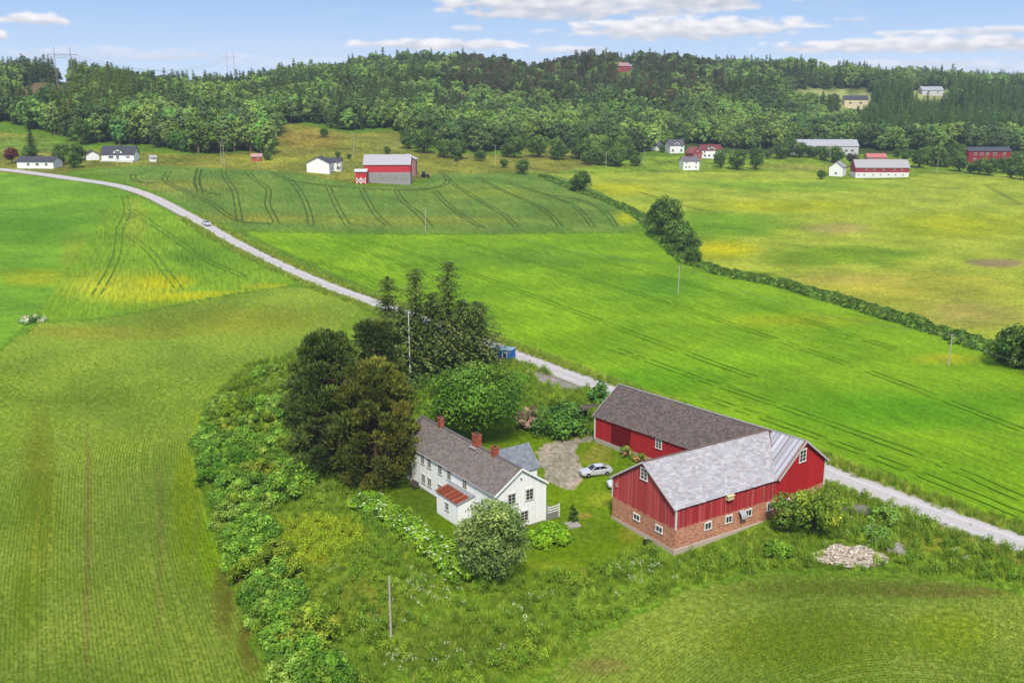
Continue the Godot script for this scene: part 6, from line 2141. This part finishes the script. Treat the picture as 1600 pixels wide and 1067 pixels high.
	for k in [-1, 0, 1]:
		wire(p1 + Vector3(k * 8.0, 1, 0), hill_point(-120, 170) + Vector3(k * 8.0, 30, 10), 5.0, 0.09, "heavy cable sweeping from the left pylon", "high voltage cables")
		wire(p1 + Vector3(k * 8.0, 1, 0), p2 + Vector3(k * 8.0, 1, 0), 14.0, 0.07, "heavy cable hanging between the two pylons", "high voltage cables")
	# plank stack
	var pp := gp(1338, 800)
	var st := thing("plank_stack", "grey weathered stack of planks in the weeds by the road", "planks", pp, deg_to_rad(-24))
	var rng := rand(81)
	for lay in 3:
		for k in 7:
			var b := MB.new()
			b.col = vary(rng, ph(150, 148, 146), 0.12)
			var z := -0.95 + k * 0.28 + rng.randf_range(-0.02, 0.02)
			var e := rng.randf_range(-0.15, 0.15)
			b.box(Vector3(-1.7 + e, 0.25 + lay * 0.16, z), Vector3(1.7 + e, 0.39 + lay * 0.16, z + 0.24))
			part("plank", b, M.wood, st)
	# rubble heap
	var hp2 := gp(1330, 872)
	var heap := thing("rubble_heap", "pale heap of broken firewood and rubble at the field's edge", "rubble", hp2)
	var chunk := MB.new()
	chunk.slab([Vector3(-0.16, 0.1, 0.08), Vector3(0.17, 0.12, 0.1), Vector3(0.14, 0.09, -0.09), Vector3(-0.14, 0.1, -0.08)], Vector3.UP, 0.17)
	var cm := chunk.mesh()
	var tones := []
	for q in [ph(214, 202, 186), ph(196, 180, 164), ph(228, 218, 204), ph(166, 148, 132), ph(220, 208, 190)]:
		var m: StandardMaterial3D = M.rough.duplicate()
		m.albedo_color = q
		tones.append(m)
	var mound := MB.new()
	mound.col = ph(132, 112, 96)
	for i in 24:
		for j in 5:
			var f0 := j / 5.0
			var f1 := (j + 1) / 5.0
			var t0 := TAU * i / 24.0
			var t1 := TAU * (i + 1) / 24.0
			var P := func(f: float, g: float) -> Vector3: return Vector3(cos(g) * 4.2 * f, heap_h(cos(g) * 4.2 * f, sin(g) * 2.3 * f) - 0.12, sin(g) * 2.3 * f)
			mb_quad(mound, P.call(f0, t0), P.call(f1, t0), P.call(f1, t1), P.call(f0, t1))
	part("mound", mound, M.rough, heap)
	var rest := MB.new()
	for i in 1500:
		var g := rng.randf() * TAU
		var f := sqrt(rng.randf())
		var x := cos(g) * 4.3 * f
		var z := sin(g) * 2.4 * f
		var bs := Basis.from_euler(Vector3(rng.randf_range(-0.7, 0.7), rng.randf() * TAU, rng.randf_range(-0.7, 0.7))).scaled(Vector3(rng.randf_range(0.8, 2.2), 1.0, rng.randf_range(0.6, 1.2)) * rng.randf_range(0.7, 1.3))
		var tr := Transform3D(bs, Vector3(x, heap_h(x, z), z))
		if i < 260:
			var o := part_mesh("chunk", cm, tones[rng.randi() % 5], heap)
			o.transform = tr
		else:
			rest.x = tr
			rest.col = vary(rng, [ph(214, 202, 186), ph(196, 180, 164), ph(228, 218, 204), ph(164, 146, 130)][rng.randi() % 4], 0.1)
			rest.slab([Vector3(-0.16, 0.1, 0.08), Vector3(0.17, 0.12, 0.1), Vector3(0.14, 0.09, -0.09), Vector3(-0.14, 0.1, -0.08)], Vector3.UP, 0.17)
	part("small_chunks", rest, M.rough, heap, "stuff")
	# boulder
	var bo := thing("boulder", "grey boulder beside the rubble heap", "rock", gp(1402, 858))
	var bm := MB.new()
	bm.col = ph(166, 160, 154)
	var nz := FastNoiseLite.new()
	nz.frequency = 0.7
	for i in 14:
		for j in 7:
			var Q := func(a: int, b: int) -> Vector3:
				var th := TAU * a / 14.0
				var f := PI * 0.5 * b / 7.0
				var d := Vector3(cos(th) * cos(f), sin(f) * 0.62, sin(th) * cos(f))
				return d * (1.3 + nz.get_noise_3dv(d * 2.0) * 0.7) - Vector3(0, 0.2, 0)
			mb_quad(bm, Q.call(i, j), Q.call(i, j + 1), Q.call(i + 1, j + 1), Q.call(i + 1, j))
	part("rock", bm, M.rough, bo)
	# concrete slab path, black tub, bench
	var sp := thing("concrete_slab", "cracked concrete slab on the lawn behind the lime shrub", "slab", gp(886, 822), 0.4)
	for k in 3:
		var b := MB.new()
		b.col = vary(rng, ph(176, 172, 166), 0.06)
		b.box(Vector3(-1.6 + k * 1.1, -0.3, -0.8), Vector3(-0.54 + k * 1.1, 0.14 + k * 0.02, 0.9))
		part("paving_stone", b, M.rough, sp)
	var tb := thing("black_tub", "black plastic tub at the barn's brick foot", "tub", gp(1012, 852))
	var tm := MB.new()
	tm.col = Color(0.15, 0.16, 0.17)
	tm.tube([Vector3(0, -0.1, 0), Vector3(0, 0.55, 0)], [0.42, 0.55], 14)
	part("bowl", tm, M.rubber, tb)
	var tr2 := MB.new()
	tr2.col = Color(0.2, 0.2, 0.21)
	for k in 14:
		var g0 := TAU * k / 14
		var g1 := TAU * (k + 1) / 14
		tr2.bar(Vector3(cos(g0) * 0.56, 0.55, sin(g0) * 0.56), Vector3(cos(g1) * 0.56, 0.55, sin(g1) * 0.56), 0.07, 0.07)
	part("rim", tr2, M.rubber, tb)
	var be := thing("garden_bench", "dark garden bench against the farmhouse wall", "bench", gp(646, 762), deg_to_rad(124.64))
	var bs2 := MB.new()
	bs2.col = ph(92, 88, 84)
	for k in 3:
		bs2.box(Vector3(-0.9, 0.42, -0.32 + k * 0.2), Vector3(0.9, 0.48, -0.15 + k * 0.2))
	part("seat", bs2, M.wood, be)
	var bk := MB.new()
	bk.col = ph(92, 88, 84)
	for k in 2:
		bk.box(Vector3(-0.9, 0.6 + k * 0.22, 0.32), Vector3(0.9, 0.76 + k * 0.22, 0.37))
	part("backrest", bk, M.wood, be)
	for x in [-0.8, 0.8]:
		for z in [-0.28, 0.3]:
			var l := MB.new()
			l.col = ph(80, 76, 72)
			l.box(Vector3(x - 0.05, -0.15, z - 0.05), Vector3(x + 0.05, 0.42 if z < 0 else 1.0, z + 0.05))
			part("leg", l, M.wood, be)
	# grey lean-to behind the big bush, small gate post in the yard
	var le := thing("lean_to", "weathered grey lean-to roof against the barn's far gable", "shed", gp(921, 676) + Vector3(0, 0, -2.0), deg_to_rad(-50.4))
	var lr := MB.new()
	lr.col = ph(122, 112, 104)
	for k in 9:
		lr.col = vary(rng, ph(122, 112, 104), 0.1)
		lr.bar(Vector3(-3.0, 2.9 - 0.03 * k, -2.2 + k * 0.5), Vector3(0.4, 3.7 - 0.03 * k, -2.2 + k * 0.5), 0.47, 0.05)
	part("roof", lr, M.wood, le)
	var lw := MB.new()
	lw.col = ph(70, 60, 56)
	lw.box(Vector3(-2.7, -0.5, -2.2), Vector3(-2.6, 2.8, 1.8))
	part("wall", lw, M.wood, le)
	for z in [-2.1, 1.7]:
		var lp := MB.new()
		lp.col = ph(96, 84, 76)
		lp.box(Vector3(-2.9, -0.5, z), Vector3(-2.75, 2.85, z + 0.15))
		part("post", lp, M.wood, le)
	var gpst := thing("gate_post", "short post with dark cap where the drive enters the yard", "post", gp(919, 682))
	var g1 := MB.new()
	g1.col = ph(186, 156, 140)
	g1.box(Vector3(-0.16, -0.3, -0.16), Vector3(0.16, 0.8, 0.16))
	part("post", g1, M.rough, gpst)
	var g2 := MB.new()
	g2.col = Color(0.22, 0.22, 0.23)
	g2.slab([Vector3(-0.22, 1.15, 0.22), Vector3(0.22, 1.15, 0.22), Vector3(0.22, 1.15, -0.22), Vector3(-0.22, 1.15, -0.22)], Vector3.UP, 0.34)
	part("cap", g2, M.rubber, gpst)
	# blue tractor beside the distant barn
	var tp := gp(664, 277)
	var tk := thing("tractor", "small blue tractor parked right of the distant red barn", "tractor", tp, 0.4)
	var t1 := MB.new()
	t1.col = ph(40, 62, 104)
	t1.box(Vector3(0.0, 0.8, -0.4), Vector3(1.9, 1.6, 0.4))
	part("bonnet", t1, M.car, tk)
	var t2 := MB.new()
	t2.col = Color(0.2, 0.22, 0.24)
	t2.box(Vector3(-1.3, 1.0, -0.7), Vector3(0.0, 2.6, 0.7))
	part("cab", t2, M.glass, tk)
	var t3 := MB.new()
	t3.col = ph(60, 84, 128)
	t3.box(Vector3(-1.4, 2.6, -0.8), Vector3(0.1, 2.75, 0.8))
	part("cab_roof", t3, M.car, tk)
	for w in [[-0.8, 0.8], [1.5, 0.5]]:
		for s in [1, -1]:
			var wm := MB.new()
			wm.col = Color(0.12, 0.12, 0.12)
			wm.tube([Vector3(w[0], w[1], s * 0.75), Vector3(w[0], w[1], s * 1.1)], [w[1], w[1]], 14)
			part("wheel", wm, M.rubber, tk)

func heap_h(x: float, z: float) -> float:
	var r := (x / 4.3) * (x / 4.3) + (z / 2.4) * (z / 2.4)
	var two := maxf(exp(-pow((x + 1.6) / 1.6, 2.0)), 0.8 * exp(-pow((x - 1.7) / 1.7, 2.0)))
	return maxf(0.0, 1.0 - r) * (0.4 + 1.1 * two + 0.25 * sin(x * 3.1 + z * 2.0) * cos(z * 3.7 - x))

func mb_quad(mb: MB, a: Vector3, b: Vector3, c: Vector3, d: Vector3) -> void:
	# upward looking face whichever way round the points come
	if (b - a).cross(c - a).y + (c - a).cross(d - a).y < 0:
		mb.quad(d, c, b, a)
	else:
		mb.quad(a, b, c, d)

# ---------------------------------------------------------------- materials
func noise_tex(sd: int, freq: float, lo: float, hi: float, size := 512, octaves := 4) -> ImageTexture:
	var n := FastNoiseLite.new()
	n.seed = sd
	n.frequency = freq
	n.fractal_octaves = octaves
	var im := n.get_seamless_image(size, size)
	im.convert(Image.FORMAT_RGB8)
	var d := im.get_data()
	var lut := PackedByteArray()
	lut.resize(256)
	for i in 256:
		lut[i] = int(255.0 * minf(1.0, lerpf(lo, hi, i / 255.0)))
	for i in d.size():
		d[i] = lut[d[i]]
	return ImageTexture.create_from_image(Image.create_from_data(size, size, false, Image.FORMAT_RGB8, d))

func mat(called: String, rough: float, tex: Texture2D = null, scale := 0.3, spec := 0.4, metal := 0.0) -> StandardMaterial3D:
	var m := StandardMaterial3D.new()
	m.resource_name = called
	m.vertex_color_use_as_albedo = true
	m.vertex_color_is_srgb = true
	m.roughness = rough
	m.metallic = metal
	m.metallic_specular = spec
	if tex:
		m.albedo_texture = tex
		m.uv1_triplanar = true
		m.uv1_world_triplanar = true
		m.uv1_scale = Vector3.ONE * scale
	M[called] = m
	return m

func make_materials() -> void:
	var grain := noise_tex(1, 0.02, 0.82, 1.0)
	var fine := noise_tex(2, 0.06, 0.78, 1.0)
	mat("paint", 0.7, noise_tex(6, 0.03, 0.93, 1.0), 0.35, 0.35)
	mat("wood_paint", 0.85, grain, 0.5, 0.25).uv1_scale = Vector3(1.6, 0.12, 1.6)
	mat("wood", 0.9, fine, 0.8, 0.2)
	mat("stone", 0.85, grain, 0.6, 0.3)
	mat("rough", 0.95, grain, 1.2, 0.2)
	mat("rust", 0.8, noise_tex(3, 0.03, 0.62, 1.0), 0.7, 0.3)
	mat("metal", 0.45, fine, 0.5, 0.5, 0.15)
	mat("asphalt", 0.9, noise_tex(4, 0.03, 0.90, 1.02, 512, 5), 0.12, 0.2)
	mat("gravel", 0.95, grain, 0.9, 0.2)
	mat("plain", 0.95, grain, 0.25, 0.15)
	mat("bark", 0.95, fine, 1.0, 0.15)
	mat("rubber", 0.8, null, 1.0, 0.3)
	mat("glass", 0.06, null, 1.0, 0.5)
	var car := mat("car", 0.3, null, 1.0, 0.5, 0.25)
	car.clearcoat_enabled = true
	car.clearcoat = 0.7
	car.clearcoat_roughness = 0.08
	var leafm := mat("leaf", 0.65, null, 1.0, 0.25)
	leafm.backlight_enabled = true
	leafm.backlight = Color(0.72, 0.78, 0.45)
	leafm.cull_mode = BaseMaterial3D.CULL_DISABLED
	for q in [["leaf_olive", Color(1.0, 0.93, 0.74)], ["leaf_deep", Color(0.78, 0.86, 0.72)], ["leaf_pale", Color(1.0, 1.0, 0.95)]]:
		var lm: StandardMaterial3D = leafm.duplicate()
		lm.resource_name = q[0]
		lm.albedo_color = q[1]
		M[q[0]] = lm
	var g := StandardMaterial3D.new()
	g.resource_name = "ground"
	g.vertex_color_use_as_albedo = true
	g.vertex_color_is_srgb = true
	g.roughness = 0.95
	g.metallic_specular = 0.15
	g.albedo_texture = noise_tex(10, 0.02, 0.78, 1.03, 1024)
	g.detail_enabled = true
	g.detail_blend_mode = BaseMaterial3D.BLEND_MODE_MUL
	g.detail_uv_layer = BaseMaterial3D.DETAIL_UV_2
	g.detail_albedo = noise_tex(11, 0.04, 0.86, 1.0, 1024, 5)
	M.ground = g

func _ready() -> void:
	var t0 := Time.get_ticks_msec()
	make_heights()
	make_view()
	make_materials()
	make_ground()
	make_road()
	make_house()
	make_barn()
	make_far_buildings()
	make_forest()
	make_near_plants()
	make_things()
	make_grass()
